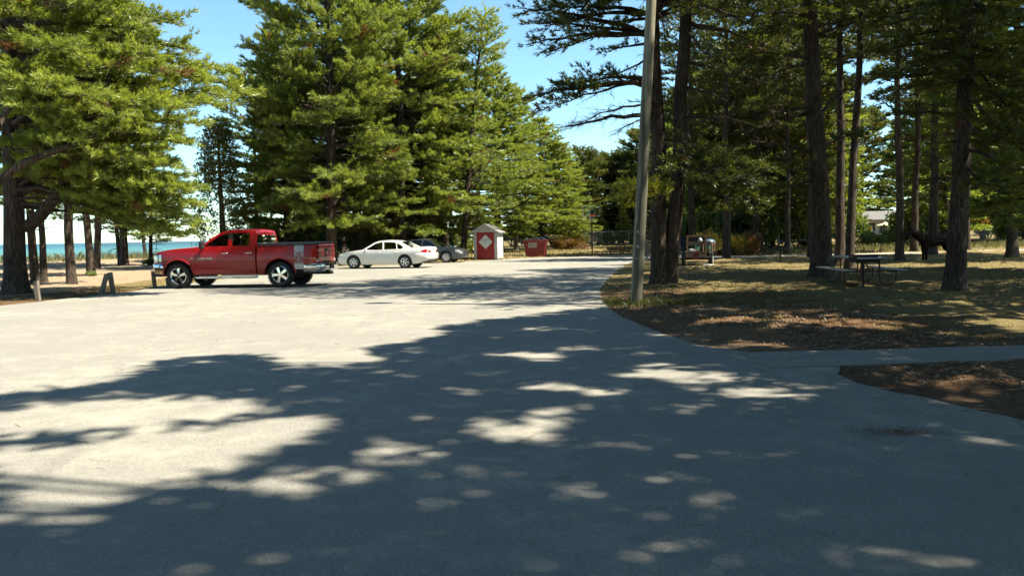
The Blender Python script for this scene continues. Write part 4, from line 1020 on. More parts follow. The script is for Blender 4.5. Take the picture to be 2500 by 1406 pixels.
# ---------------- red pickup truck (x forward, y left)
def build_truck():
    t = thing('pickup_truck', 'red four-door pickup truck with silver bed stripe and black bed cover', 'pickup truck', (-9.36, 27.85, 0), math.radians(173.5))
    FA, RA, WR = 1.785, -1.785, .425
    S = lambda z: 1 - .10 * max(0, (z - .95) / .5) ** 2 - .09 * max(0, (.8 - z) / .45) ** 2
    arch = lambda x, base: max(base, max((WR + .0 + math.sqrt(max(0, r * r - (x - c) ** 2))) if abs(x - c) < r else 0 for c, r in ((FA, .545), (RA, .535))))
    hw = lerp_tab([(-3.02, .93), (-2.9, .985), (-2.0, 1.0), (1.2, 1.0), (2.2, .985), (2.5, .95), (2.66, .88), (2.74, .78)])
    zt = lerp_tab([(-3.02, 1.41), (-1.0, 1.42), (-.95, 1.40), (.95, 1.385), (1.05, 1.385), (1.6, 1.345), (2.2, 1.29), (2.5, 1.235), (2.66, 1.15), (2.74, 1.06)])
    base = lerp_tab([(-3.02, .72), (-2.35, .62), (-2.3, .45), (1.2, .45), (2.35, .55), (2.74, .62)])
    ar = [x for c, r in ((FA, .545), (RA, .535)) for x in arch_xs(c, r, 0, 0)] + [c + s * (r + .004) for c, r in ((FA, .545), (RA, .535)) for s in (-1, 1)]
    allx = sorted(set([round(v, 4) for v in ar + list(np.arange(-3.02, 2.75, .12)) + [2.6, 2.66, 2.7, 2.74, -3.02, -2.98, -2.9]]))
    fx = [x for x in allx if x >= -.955] ; bx = [x for x in allx if x <= -1.005]
    if fx[0] > -.95: fx = [-.955] + fx
    if bx[-1] < -1.01: bx = bx + [-1.005]
    zb = lambda x: arch(x, base(x))
    mb = MB(); body_shell(mb, fx, zb, zt, hw, S, .05)
    mb.build('body', MT['red_paint'], t, 38, merge=.0005)
    mb = MB(); body_shell(mb, bx, zb, zt, hw, S, .0)
    bed = mb.build('bed', MT['red_paint'], t, 38, merge=.0005)
    # flared wheel arch lips
    for c, r in ((FA, .545), (RA, .535)):
        for s in (1, -1):
            m = MB(); m.tube([(c + (r + .015) * math.cos(a), s * (hw(c) * S(WR + r * math.sin(a)) + .006), WR + (r + .015) * math.sin(a)) for a in np.linspace(.05, math.pi - .05, 18)], .028, 6)
            m.build('arch_lip', MT['red_paint'], t, 50)
    m = MB(); m.box((-.3, 0, .62), (4.6, 1.28, .36)); m.box((-2.4, 0, .75), (1.1, 1.2, .3)); m.box((1.9, 0, .8), (1.3, 1.25, .5)); m.box((-1.785, 0, .43), (.16, 1.5, .14)); m.box((1.785, 0, .43), (.14, 1.5, .12))
    m.build('underbody', MT['black_plastic'], t)
    # bed cover
    m = MB()
    rows = []
    for x in (-3.0, -2.97, -2.9, -2.2, -1.6, -1.06, -1.03):
        e = .03 if x in (-3.0, -1.03) else 0
        rows.append([(x, -.95, 1.405), (x, -.945, 1.455 - e), (x, -.9, 1.475 - e), (x, 0, 1.49 - e), (x, .9, 1.475 - e), (x, .945, 1.455 - e), (x, .95, 1.405)])
    m.grid(rows); m.build('bed_cover', MT['black_vinyl'], t, 40)
    # greenhouse
    Y = lambda u, v: .925 - max(0, v - 1.38) * .30
    outer = [(1.02, 1.385), (.42, 1.80), (.22, 1.885), (.0, 1.925), (-.75, 1.925), (-.9, 1.90), (-.955, 1.80), (-.955, 1.385)]
    w1 = [(.86, 1.405), (.40, 1.72), (.20, 1.805), (.03, 1.835), (.02, 1.405)]
    w2 = [(-.12, 1.405), (-.10, 1.84), (-.68, 1.84), (-.73, 1.80), (-.72, 1.405)]
    m = MB(); side_frame(m, outer, [w1, w2], Y, .06)
    chain = outer[1:-1]
    rr = []
    for u, v in [(.42, 1.80), (.22, 1.885), (.0, 1.925), (-.3, 1.93), (-.75, 1.925), (-.9, 1.90), (-.955, 1.80)]:
        y = Y(u, v); rr.append([(u, y * k, v + .035 * (1 - k * k)) for k in np.linspace(-1, 1, 9)])
    m.grid(rr)
    m.add([(-.955, -.925, 1.385), (-.955, -.925, 1.44), (-.955, .925, 1.44), (-.955, .925, 1.385)], [(0, 1, 2, 3)])
    m.add([(-.955, -.80, 1.75), (-.955, -.80, 1.80), (-.955, .80, 1.80), (-.955, .80, 1.75)], [(0, 1, 2, 3)])
    m.build('cab', MT['red_paint'], t, 35)
    for s in (1, -1):
        m = MB(); m.box((-.06, s * .845, 1.6), (.14, .02, .46)); m.build('door_pillar', MT['black_plastic'], t)
    for s in (1, -1):
        for w in (w1, w2):
            m = MB(); pane(m, w, Y, s); m.build('window', MT['glass_clear'], t)
    m = MB(); rr = []
    for k in np.linspace(0, 1, 5):
        u = 1.02 + (.42 - 1.02) * k; v = 1.385 + (1.80 - 1.385) * k; y = Y(u, v) - .03
        rr.append([(u + .06 * (1 - q * q), y * q, v + .02 * (1 - q * q)) for q in np.linspace(-1, 1, 7)])
    m.grid(rr); m.build('windshield', MT['glass_clear'], t, 60)
    m = MB(); m.add([(-.957, -.80, 1.44), (-.957, .80, 1.44), (-.957, .76, 1.755), (-.957, -.76, 1.755)], [(0, 1, 2, 3)]); m.build('rear_window', MT['glass_dark'], t)
    m = MB(); m.box((-.965, .02, 1.845), (.03, .22, .035)); m.build('brake_light', MT['red_lens'], t, bev=.006)
    for y, z in ((.28, 1.73), (.22, 1.47)):
        m = MB(); m.box((-.963, y, z), (.008, .16, .05)); m.build('window_sticker', MT['white_decal'], t)
    # seats, wheel, dash
    for y in (.42, -.42):
        for x in (-.02, -.62):
            m = MB(); m.box((x, y, 1.42), (.16, .46, .42)); st = m.build('seat', MT['dark_interior'], t, bev=.04)
            m = MB(); m.box((x - .02, y, 1.70), (.10, .26, .17)); m.build('headrest', MT['dark_interior'], st, bev=.04)
    m = MB(); m.box((.62, 0, 1.42), (.3, 1.6, .1)); m.box((.70, .42, 1.46), (.2, .4, .08)); m.build('dashboard', MT['dark_interior'], t, bev=.03)
    m = MB(); m.lathe([(.185, -.014), (.2, 0), (.185, .014), (.17, 0)], 24, close=True)
    sw = m.build('steering_wheel', MT['black_plastic'], t, 60); sw.location = (.42, .42, 1.47); sw.rotation_euler = (0, math.radians(-62), 0)
    m = MB(); m.box((.34, .0, 1.79), (.04, .24, .06)); m.build('rear_view_mirror', MT['black_plastic'], t, bev=.012)
    # doors: thin raised skins with handles
    for s in (1, -1):
        for x0, x1, hx in ((.98, -.04, .12), (-.06, -.90, -.72)):
            m = MB(); g = []
            for x in np.linspace(x0, x1, 10):
                lo = .47 if x1 > -.5 else max(.47, zb(x) + .03)
                g.append([(x, s * (hw(x) * S(z) + .006), z) for z in np.linspace(lo, 1.37, 10)])
            m.grid(g); d = m.build('door', MT['red_paint'], t, 60)
            m = MB(); m.tube([(hx - .11, s * .985, 1.16), (hx - .08, s * 1.03, 1.165), (hx + .08, s * 1.03, 1.165), (hx + .11, s * .985, 1.16)], .019, 8); m.build('handle', MT['chrome'], d, 60)
        m = MB(); m.box((.84, s * 1.11, 1.45), (.12, .22, .24)); m.box((.86, s * .97, 1.40), (.08, .14, .06)); m.build('side_mirror', MT['black_plastic'], t, bev=.035)
        m = MB(); m.tube([(1.2, s * .93, .37), (1.1, s * 1.0, .36), (-.9, s * 1.0, .36), (-1.0, s * .93, .37)], .042, 8); m.box((.1, s * 1.01, .40), (1.9, .07, .012)); m.build('step_bar', MT['chrome'], t, 60)
        # lamps
        m = MB(); g = []
        for x in (2.70, 2.66, 2.56, 2.44, 2.36):
            g.append([(x + .004, s * (hw(x) * S(z) + .010), z) for z in np.linspace(.86 + (2.70 - x) * .12, 1.10 + (2.7 - x) * .16, 5)])
        m.grid(g); m.build('headlight', MT['lamp_clear'], t, 60)
        m = MB(); g = []
        for x in (-3.03, -3.0, -2.93, -2.86, -2.82):
            g.append([(x, s * (hw(max(x, -3.02)) * S(z) + .010), z) for z in np.linspace(.80, 1.27, 7)])
        g = [[(-3.045, s * .78, z) for z in np.linspace(.80, 1.27, 7)]] + g
        m.grid(g); tl = m.build('tail_light', MT['red_lens'], t, 60)
        m = MB(); m.box((-3.046, s * .85, .87), (.012, .11, .09)); m.build('reverse_lens', MT['white_decal'], tl)
    # tailgate
    m = MB(); g = []
    for z, x in ((.74, -3.03), (.80, -3.055), (1.0, -3.06), (1.24, -3.06), (1.34, -3.075), (1.40, -3.05), (1.42, -3.0)):
        g.append([(x, .775 * k, z) for k in np.linspace(-1, 1, 7)])
    m.grid(g); tg = m.build('tailgate', MT['red_paint'], t, 50)
    m = MB(); m.box((-3.072, 0, 1.22), (.02, .3, .1)); m.build('handle', MT['black_plastic'], tg, bev=.01)
    m = MB(); m.prism([(-.075, .07), (-.05, .1), (.05, .1), (.075, .07), (.055, 0), (.03, -.06), (0, -.09), (-.03, -.06), (-.055, 0)], lambda u, v, d: (-3.066 - d, u, 1.08 + v), 0, .015); m.build('emblem', MT['chrome'], tg)
    for y in (.55, -.58):
        m = MB(); m.box((-3.066, y, 1.0), (.012, .21, .03)); m.build('badge', MT['chrome'], tg)
    # bumpers
    m = MB(); g = []
    for z, o in ((.50, -.02), (.53, .02), (.60, .06), (.72, .07), (.77, .05), (.785, 0)):
        row = [(-2.60, .93 + o * .8, z)] + [(-2.98 - o * .5, .96 + o * .6, z), (-3.11 - o, .86, z), (-3.16 - o, .5, z), (-3.17 - o, 0, z), (-3.16 - o, -.5, z), (-3.11 - o, -.86, z), (-2.98 - o * .5, -.96 - o * .6, z), (-2.60, -.93 - o * .8, z)]
        g.append(row)
    m.grid(g); rb = m.build('rear_bumper', MT['chrome'], t, 45)
    m = MB(); m.box((-3.245, 0, .645), (.03, .34, .13)); m.build('plate_recess', MT['black_plastic'], rb, bev=.008)
    m = MB(); m.box((-3.1, 0, .787), (.16, 1.3, .012)); m.build('step_pad', MT['black_plastic'], rb)
    m = MB(); m.box((-3.05, 0, .44), (.36, .3, .1)); m.build('hitch', MT['black_plastic'], t)
    m = MB(); m.box((-2.9, .55, .46), (.3, .1, .1)); m.build('tow_bracket', MT['black_plastic'], t)
    m = MB(); m.tube([(-2.6, -.55, .42), (-3.06, -.55, .42)], .05, 10); m.build('exhaust_pipe', MT['black_plastic'], t)
    m = MB(); g = []
    for z, o in ((.50, -.03), (.55, .0), (.68, .03), (.80, .03), (.84, 0)):
        g.append([(2.30, .985 + o, z), (2.62 + o * .5, .95 + o, z), (2.78 + o, .74, z), (2.83 + o, .3, z), (2.83 + o, -.3, z), (2.78 + o, -.74, z), (2.62 + o * .5, -.95 - o, z), (2.30, -.985 - o, z)])
    m.grid(g); fb = m.build('front_bumper', MT['chrome'], t, 45)
    m = MB(); m.box((2.60, 0, .46), (.36, 1.7, .12)); m.build('air_dam', MT['black_plastic'], fb, bev=.02)
    m = MB(); m.box((2.735, 0, 1.0), (.05, 1.1, .26)); m.build('grille', MT['chrome'], t, bev=.02)
    # decal: silver band with ram's head shield
    m = MB()
    dx0, dx1 = -2.30, -2.62
    def dec(z0, z1, mat, x0=dx0, x1=dx1, off=.007, nm='stripe', par=t):
        b = MB(); b.grid([[(x, (hw(x) * S(z) + off), z) for z in np.linspace(z0, z1, 6)] for x in np.linspace(x0, x1, 3)]); return b.build(nm, mat, par, 60)
    dec(1.20, 1.40, MT['silver_decal']); dec(.60, .78, MT['white_decal'])
    sh = lambda u, v, d: ((dx0 + dx1) / 2 - u, hw(-2.46) * S(v) + .006 + d, v)
    shield = [(-.155, 1.20), (.155, 1.20), (.155, 1.00), (.10, .93), (0, .875), (-.10, .93), (-.155, 1.00)]
    inner = [(-.135, 1.183), (.135, 1.183), (.135, 1.005), (.09, .945), (0, .897), (-.09, .945), (-.135, 1.005)]
    m = MB(); m.prism(shield, sh, 0, .003); shd = m.build('shield_emblem', MT['white_decal'], t)
    m = MB(); m.prism(inner, sh, .003, .006); m.build('shield_field', MT['red_decal'], shd)
    m = MB()
    for s in (1, -1):   # curled horns and muzzle
        pts = [(s * .012, 1.125), (s * .045, 1.152), (s * .085, 1.15), (s * .115, 1.115), (s * .118, 1.065), (s * .095, 1.03), (s * .068, 1.04), (s * .066, 1.075), (s * .085, 1.085)]
        m.tube([sh(u, v, .008) for u, v in pts], [.010, .017, .021, .021, .018, .014, .011, .009, .006], 6)
        m.tube([sh(s * .02, 1.12, .008), sh(s * .042, 1.06, .008), sh(s * .022, .985, .008), sh(s * .012, .945, .008)], [.009, .012, .011, .007], 6)
    m.tube([sh(-.02, .945, .008), sh(.02, .945, .008)], .008, 6)
    m.build('horned_head', MT['white_decal'], shd)
    m = MB(); rd = random.Random(3)
    for z in (.845, .81):
        u = -.145
        while u < .135:
            w = rd.uniform(.012, .024); m.prism([(u, z - .011), (u + w, z - .011), (u + w, z + .011), (u, z + .011)], sh, .001, .004); u += w + .008
    m.build('small_lettering', MT['silver_decal'], t)
    MX = lambda x, z, y: Matrix.Translation((x, y, z)) @ Matrix(((-1, 0, 0, 0), (0, 0, 1, 0), (0, 1, 0, 0), (0, 0, 0, 1)))
    text_mesh('RAM 1500', .105, MT['silver_decal'], 'nameplate', t, MX(.80, .99, hw(.8) * S(.99) + .012), .003, 1.15)
    text_mesh('HEMI', .06, MT['silver_decal'], 'engine_badge', t, MX(1.24, 1.01, hw(1.24) * S(1.0) + .012), .001)
    ms = wheel_meshes(.425, .275, .275, 5, .042, 'truck')
    for i, (x, y) in enumerate(((FA, .86), (RA, .86), (FA, -.86), (RA, -.86))):
        put_wheel(ms, t, x, y, .425, 0, .35 * i)
    return t
build_truck()

# ---------------- sedans
def build_sedan(label, loc, rotz, paint, wb, L_f, L_r, width, tabs, outer, wins, glass, spokes, rear_glass, roof_i, wr=.335, rimr=.215, name='sedan', face=None):
    t = thing(name, label, 'car', loc, rotz)
    FA, RA = wb / 2, -wb / 2
    xf_, xr_ = FA + L_f, RA - L_r
    h = width / 2
    S = lambda z: 1 - .13 * max(0, (z - .72) / .4) ** 2 - .10 * max(0, (.55 - z) / .35) ** 2
    ar_ = wr + .055
    arch = lambda x, b: max(b, max((wr + math.sqrt(max(0, ar_ * ar_ - (x - c) ** 2))) if abs(x - c) < ar_ else 0 for c in (FA, RA)))
    hw = lerp_tab([(xr_, h * .70), (xr_ + .04, h * .80), (xr_ + .15, h * .92), (xr_ + .45, h * .985), (RA, h), (FA, h), (xf_ - .55, h * .96), (xf_ - .25, h * .86), (xf_ - .08, h * .72), (xf_, h * .58)])
    zt = lerp_tab(tabs['top']); base = lerp_tab(tabs['bot'])
    xs = sorted(set([round(v, 4) for c in (FA, RA) for v in arch_xs(c, ar_, 0, 0) + [c - ar_ - .004, c + ar_ + .004]] + [round(float(v), 4) for v in np.arange(xr_ + .1, xf_ - .05, .11)] + [xr_, xr_ + .02, xr_ + .05, xf_, xf_ - .02, xf_ - .05]))
    zb = lambda x: arch(x, base(x))
    mb = MB(); body_shell(mb, xs, zb, zt, hw, S, .05)
    body = mb.build('body', MT[paint], t, 40, merge=.0005)
    m = MB(); m.box((0, 0, .38), (wb + .9, width * .64, .3)); m.build('underbody', MT['black_plastic'], t)
    belt = outer[0][1]
    Y = lambda u, v: (h * .905) - max(0, v - belt) * .42
    m = MB(); side_frame(m, outer, wins, Y, .05)
    a, b = roof_i
    rr = []
    for u, v in outer[a:b + 1]:
        y = Y(u, v); rr.append([(u, y * k, v + .04 * (1 - k * k)) for k in np.linspace(-1, 1, 9)])
    m.grid(rr); m.build('roof', MT[paint], t, 40)
    for s in (1, -1):
        for w in wins:
            m = MB(); pane(m, w, Y, s, -.012); m.build('window', MT[glass], t)
    for nm, i0, i1, g in (('windshield', 0, a, glass), ('rear_window', len(outer) - 1, b, rear_glass)):
        (u0, v0), (u1, v1) = outer[i0], outer[i1]; rr = []
        for k in np.linspace(0, 1, 5):
            u, v = u0 + (u1 - u0) * k, v0 + (v1 - v0) * k; y = Y(u, v) - .04
            sg = 1 if nm == 'windshield' else -1
            rr.append([(u + sg * .07 * (1 - q * q), y * q, v + .03 * (1 - q * q)) for q in np.linspace(-1, 1, 7)])
        m = MB(); m.grid(rr); m.build(nm, MT[g], t, 60)
    for y in (.38, -.38):
        for x in (-.05, -.85):
            m = MB(); m.box((x, y, belt - .02), (.14, .42, .35)); st = m.build('seat', MT['dark_interior'], t, bev=.04)
            m = MB(); m.box((x - .03, y, belt + .24), (.09, .24, .15)); m.build('headrest', MT['dark_interior'], st, bev=.04)
    m = MB(); m.box((.55, 0, belt - .02), (.4, 1.3, .1)); m.build('dashboard', MT['dark_interior'], t, bev=.04)
    xb = (wins[0][-1][0] + wins[1][0][0]) / 2
    for s in (1, -1):
        for x0, x1, hx in ((wins[0][0][0] - .08, xb + .01, xb + .16), (xb - .01, max(RA + .18, wins[1][-1][0] - .35), RA + .42)):
            m = MB(); g = []
            for x in np.linspace(x0, x1, 9):
                lo = max(base(x) + .08, zb(x) + .02); hi = zt(x) - .03
                g.append([(x, s * (hw(x) * S(z) + .005), z) for z in np.linspace(lo, hi, 8)])
            m.grid(g); d = m.build('door', MT[paint], t, 60)
            m = MB(); m.tube([(hx - .09, s * h * .965, zt(hx) - .16), (hx - .06, s * (h * .965 + .035), zt(hx) - .155), (hx + .06, s * (h * .965 + .035), zt(hx) - .155), (hx + .09, s * h * .965, zt(hx) - .16)], .015, 8); m.build('handle', MT[paint], d, 60)
        m = MB(); m.box((wins[0][0][0] - .10, s * (h + .06), belt + .06), (.10, .18, .12)); m.build('side_mirror', MT[paint], t, bev=.03)
        m = MB(); g = []
        for x in np.linspace(xf_ - .02, xf_ - .42, 6):
            zz = zt(x); g.append([(x + .006, s * (hw(x) * S(z) + .009), z) for z in np.linspace(zz - .20 + .05 * (xf_ - x), zz - .03, 4)])
        m.grid(g); m.build('headlight', MT['lamp_clear'], t, 60)
        m = MB(); g = []
        for x in np.linspace(xr_ - .004, xr_ + .34, 6):
            zz = zt(x); xx = max(x, xr_); tp = (x - xr_) / .34
            g.append([(x, s * (hw(xx) * S(z) + .010), z) for z in np.linspace(zz - .30 + .10 * tp, zz - .03 - .13 * tp, 4)])
        g = [[(xr_ - .014, s * hw(xr_) * .62, z) for _, _, z in g[0]]] + g
        m.grid(g); m.build('tail_light', MT['red_lens'], t, 60)
    m = MB(); g = []
    for z, o in ((base(xr_) + .01, -.02), (base(xr_) + .06, .03), (base(xr_) + .26, .055), (base(xr_) + .33, .03), (base(xr_) + .36, -.01)):
        g.append([(xr_ + .62, h * .985 + o * .2, z), (xr_ + .16, h * .93 + o, z), (xr_ - o, h * .76, z), (xr_ - .04 - o, 0, z), (xr_ - o, -h * .76, z), (xr_ + .16, -h * .93 - o, z), (xr_ + .62, -h * .985 - o * .2, z)])
    m.grid(g); rb = m.build('rear_bumper', MT[paint], t, 50)
    m = MB(); m.box((xr_ - .075, 0, base(xr_) + .30), (.02, .34, .13)); m.build('license_plate', MT['white_decal'], rb)
    m = MB(); g = []
    for z, o in ((base(xf_) + .01, -.03), (base(xf_) + .06, .02), (base(xf_) + .24, .05), (base(xf_) + .31, .0)):
        g.append([(xf_ - .62, h * .975 + o * .2, z), (xf_ - .2, h * .84 + o, z), (xf_ + o, h * .58, z), (xf_ + .05 + o, 0, z), (xf_ + o, -h * .58, z), (xf_ - .2, -h * .84 - o, z), (xf_ - .62, -h * .975 - o * .2, z)])
    m.grid(g); fb = m.build('front_bumper', MT[paint], t, 50)
    m = MB(); m.box((xf_ + .055, 0, base(xf_) + .14), (.05, .9, .08)); m.build('lower_intake', MT['black_plastic'], fb)
    m = MB(); m.box((xf_ + .0, 0, zt(xf_) - .1), (.06, .66 if face != 'waterfall' else .8, .11 if face != 'waterfall' else .2)); m.build('grille', MT['chrome'] if face == 'waterfall' else MT['black_plastic'], t, bev=.02)
    m = MB(); m.tube([(xr_ + .2, -.5, .28), (xr_ - .02, -.5, .28)], .035, 8); m.build('exhaust_pipe', MT['alloy'], t)
    ms = wheel_meshes(wr, .215, rimr, spokes, .036, name)
    for i, (x, y) in enumerate(((FA, h - .115), (RA, h - .115), (FA, -h + .115), (RA, -h + .115))): put_wheel(ms, t, x, y, wr, 0, .4 * i)
    return t
# white sedan, nose towards the lake
wp = (gr(861, 656) + gr(992, 655.5)) / 2
yaw = math.radians(166.5)
lf = Vector((-math.sin(yaw), math.cos(yaw), 0))
pos = Vector((wp.x, wp.y, 0)) - lf * .90
build_sedan('white four-door sedan parked between the truck and the grey car', pos, yaw, 'white_paint', 2.81, 1.02, 1.22, 1.85,
    dict(top=[(-2.63, .93), (-2.58, 1.02), (-2.4, 1.055), (-1.75, 1.03), (-1.3, .985), (.9, .93), (1.3, .915), (1.8, .85), (2.2, .77), (2.36, .70), (2.43, .62)], bot=[(-2.63, .42), (-2.2, .26), (-1.9, .22), (1.9, .20), (2.2, .22), (2.43, .30)]),
    [(1.02, .915), (.30, 1.33), (.10, 1.395), (-.35, 1.42), (-.85, 1.39), (-1.15, 1.33), (-1.80, 1.01), (-1.2, .95)],
    [[(.80, .955), (.25, 1.27), (.0, 1.335), (-.13, 1.345), (-.18, .955)], [(-.26, .955), (-.21, 1.345), (-.72, 1.335), (-.86, 1.30), (-.95, .96)], [(-1.0, .965), (-.91, 1.285), (-1.12, 1.20), (-1.30, 1.07), (-1.22, .99)]],
    'glass_dark', 6, 'glass_dark', (1, 5))
# grey sedan, nose towards the shed
gp = gr(1089, 641.5)
yaw = math.radians(-12)
lf = Vector((-math.sin(yaw), math.cos(yaw), 0)); nx_ = Vector((math.cos(yaw), math.sin(yaw), 0))
pos = Vector((gp.x, gp.y, 0)) + lf * .88 - nx_ * 1.34
build_sedan('dark grey sedan half hidden behind the white sedan, nose towards the shed', pos, yaw, 'grey_paint', 2.69, .98, 1.0, 1.81,
    dict(top=[(-2.35, .95), (-2.3, 1.04), (-2.1, 1.08), (-1.5, 1.05), (-1.0, .99), (.8, .955), (1.2, .94), (1.7, .89), (2.1, .80), (2.25, .72), (2.33, .62)], bot=[(-2.35, .42), (-2.0, .26), (-1.7, .22), (1.8, .20), (2.1, .22), (2.33, .28)]),
    [(1.05, .935), (.28, 1.37), (.10, 1.425), (-.30, 1.455), (-.85, 1.42), (-1.1, 1.37), (-1.65, 1.04), (-1.1, .97)],
    [[(.80, .975), (.25, 1.30), (.0, 1.36), (-.12, 1.375), (-.16, .975)], [(-.24, .975), (-.20, 1.375), (-.72, 1.36), (-.85, 1.33), (-.93, .985)], [(-.98, .99), (-.90, 1.31), (-1.08, 1.24), (-1.25, 1.10), (-1.18, 1.01)]],
    'glass_dark', 10, 'glass_dark', (1, 5), face='waterfall')
# ------------------------------------------------------------------ built things
MT['white_board'] = pm('white_painted_boards', (.42, .42, .405), .65, 0, .08, 3, bump=.15, bscale=40, dirt=.25)
MT['red_board'] = pm('red_painted_door', (.26, .012, .012), .5, 0, .12, 3, bump=.1, bscale=30)
MT['shingle'] = pm('grey_shingles', (.15, .147, .14), .9, 0, .25, 12, bump=.4, bscale=60)
MT['shingle_dark'] = pm('dark_shingles', (.035, .035, .038), .9, 0, .25, 12, bump=.4, bscale=60)
MT['black_ink'] = pm('dark_sign_ink', (.05, .05, .055), .7, 0, .1)
MT['faded_ink'] = pm('faded_sign_ink', (.25, .24, .24), .7, 0, .1)
MT['bin_red'] = pm('dumpster_red', (.20, .008, .008), .5, 0, .18, 3, bump=.1, bscale=20, dirt=.3)
MT['sign_pink'] = pm('faded_white_label', (.36, .28, .265), .6, 0, .08)
MT['black_lid'] = pm('black_lid', (.016, .017, .018), .5, 0, .2)
MT['bag'] = pm('plastic_bag', (.09, .105, .10), .4, 0, .3, 8)
MT['brown_wood'] = pm('stained_brown_wood', (.22, .092, .04), .75, 0, .25, 3, bump=.3, bscale=40, stretch=(2, 12, 12))
MT['weathered'] = pm('weathered_grey_wood', (.17, .145, .115), .9, 0, .35, 4, bump=.5, bscale=30, stretch=(9, 9, 1.2))
MT['plank'] = pm('new_lumber', (.30, .18, .08), .75, 0, .2, 3, bump=.2, bscale=40)
MT['plank_grey'] = pm('aged_plank', (.20, .14, .095), .85, 0, .25, 3, bump=.3, bscale=40)
MT['iron'] = pm('black_iron', (.012, .012, .012), .6, .3, .3, 8)
MT['rust_pipe'] = pm('rust_brown_pipe', (.05, .02, .011), .6, .2, .3, 8)
MT['grey_slat'] = pm('grey_composite_plank', (.21, .22, .215), .4, 0, .1, 4)
MT['galv'] = pm('galvanized_steel', (.30, .31, .31), .4, .6, .15, 10)
MT['hoop_red'] = pm('hoop_red', (.42, .03, .02), .5, 0, .1)
MT['acrylic'] = glass_mat('acrylic_board', (.78, .82, .84))
MT['net'] = pm('net_cord', (.16, .16, .15), .9, 0, .1)
MT['frame_grey'] = pm('weathered_frame', (.17, .18, .18), .6, 0, .1)
def pole_material():
    m, nt, b = newmat('weathered_pole_wood')
    tc = nt.nodes.new('ShaderNodeTexCoord')
    mp = N(nt, 'ShaderNodeMapping'); mp.inputs['Scale'].default_value = (14, 14, .5); nt.links.new(tc.outputs['Object'], mp.inputs[0])
    n1 = noise_tex(nt, 1.5, 6, .7, mp.outputs[0], .4)
    mp2 = N(nt, 'ShaderNodeMapping'); mp2.inputs['Scale'].default_value = (5, 5, .22); nt.links.new(tc.outputs['Object'], mp2.inputs[0])
    n2 = noise_tex(nt, 1.0, 3, .5, mp2.outputs[0])
    c = ramp(nt, n1.outputs[0], [(.3, (.10, .095, .07)), (.5, (.20, .19, .145)), (.75, (.30, .28, .21))]).outputs[0]
    c = mix(nt, ramp(nt, n2.outputs[0], [(.45, 0), (.58, .75)]).outputs[0], c, (.035, .037, .03))
    nt.links.new(c, b.inputs['Base Color']); b.inputs['Roughness'].default_value = .92; b.inputs['Specular IOR Level'].default_value = .15
    bp = N(nt, 'ShaderNodeBump', Strength=.6, Distance=.012); nt.links.new(n1.outputs[0], bp.inputs['Height']); nt.links.new(bp.outputs[0], b.inputs['Normal'])
    return m
MT['pole'] = pole_material()

# ---- utility pole with a lamp
pb = gr(1553, 742); pt = at(1590, 0, 18.05)
ax_ = (pt - pb); ax_ = ax_ / ax_.z
t = thing('utility_pole', 'leaning wooden utility pole with a street lamp at the edge of the lot', 'utility pole', pb)
m = MB(); Rp = random.Random(2)
m.tube([tuple(ax_ * z) for z in (-.3, 0, .5, 1.5, 3, 4.5, 6, 7.5, 8.7)], [.134, .132, .130, .128, .123, .118, .113, .108, .104], 22, True, .012, Rp)
m.build('post', MT['pole'], t, 60)
top = ax_ * 8.3
m = MB(); m.tube([tuple(top), tuple(top + Vector((-.4, .12, .25))), tuple(top + Vector((-.85, .3, .3))), tuple(top + Vector((-1.1, .42, .27)))], .028, 8); m.build('lamp_arm', MT['galv'], t, 60)
m = MB(); m.lathe([(0, .09), (.10, .08), (.17, .03), (.19, -.03), (.14, -.09), (0, -.11)], 16); lh = m.build('lamp_head', MT['galv'], t, 60); lh.location = top + Vector((-1.22, .47, .24)); lh.scale = (1.9, 1.0, .8)
m = MB(); Rk = random.Random(8)
for (u, z, w, h) in ((-.055, 1.62, .03, .05), (-.05, 1.30, .035, .07), (-.06, 1.02, .03, .04), (-.04, 1.58, .015, .03), (-.08, 1.1, .012, .03), (-.03, 1.27, .02, .03)):
    a = math.asin(max(-1, min(1, u / .128))); c = ax_ * z
    poly = [(a - w * 4, -h / 2), (a + w * 2, -h * .4), (a + w * 3.4, h * .1), (a + w, h / 2), (a - w * 2, h * .3)]
    tri = tessellate_polygon([[Vector((p, q, 0)) for p, q in poly]])
    m.add([(c.x + .1335 * math.sin(p), c.y - .1335 * math.cos(p), z + q) for p, q in poly], [tuple(k) for k in tri])
tag(m.build('paper_scrap', MT['white_decal'], t), 'torn white paper scraps stapled to the pole', kind='stuff')

# ---- shed
sb = gr(1186, 634.5)
SY = math.radians(-10)
t = thing('shed', 'small white gabled shed with a red door and diamond sign', 'shed', (sb.x, sb.y, .0), SY)
hwid, dep, wh, pk = .79, 2.0, 1.78, 2.30
m = MB(); m.box((0, dep / 2 + .01, .02), (1.5, dep - .1, .1)); m.build('floor_slab', MT['black_plastic'], t)
m = MB(); m.box((-.69, .03, .92), (.2, .06, 1.76)); m.build('front_panel', MT['white_board'], t, bev=.006)
m = MB(); m.box((.69, .03, .92), (.2, .06, 1.76)); m.build('front_panel', MT['white_board'], t, bev=.006)
m = MB(); m.prism([(-.79, 1.80), (.79, 1.80), (.79, 1.82), (0, 2.27), (-.79, 1.82)], lambda u, v, d: (u, d, v), 0, .06); m.build('gable', MT['white_board'], t)
m = MB(); m.prism([(-.79, .1), (.79, .1), (.79, 1.82), (0, 2.27), (-.79, 1.82)], lambda u, v, d: (u, d, v), dep - .05, dep); m.build('back_wall', MT['white_board'], t)
for sx in (-1, 1):
    for k in range(7):
        m = MB(); w = (dep - .12) / 7
        m.box((sx * .775, .06 + w * (k + .5), .93), (.03 if k % 2 else .036, w - .008, 1.74)); m.build('siding_board', MT['white_board'], t)
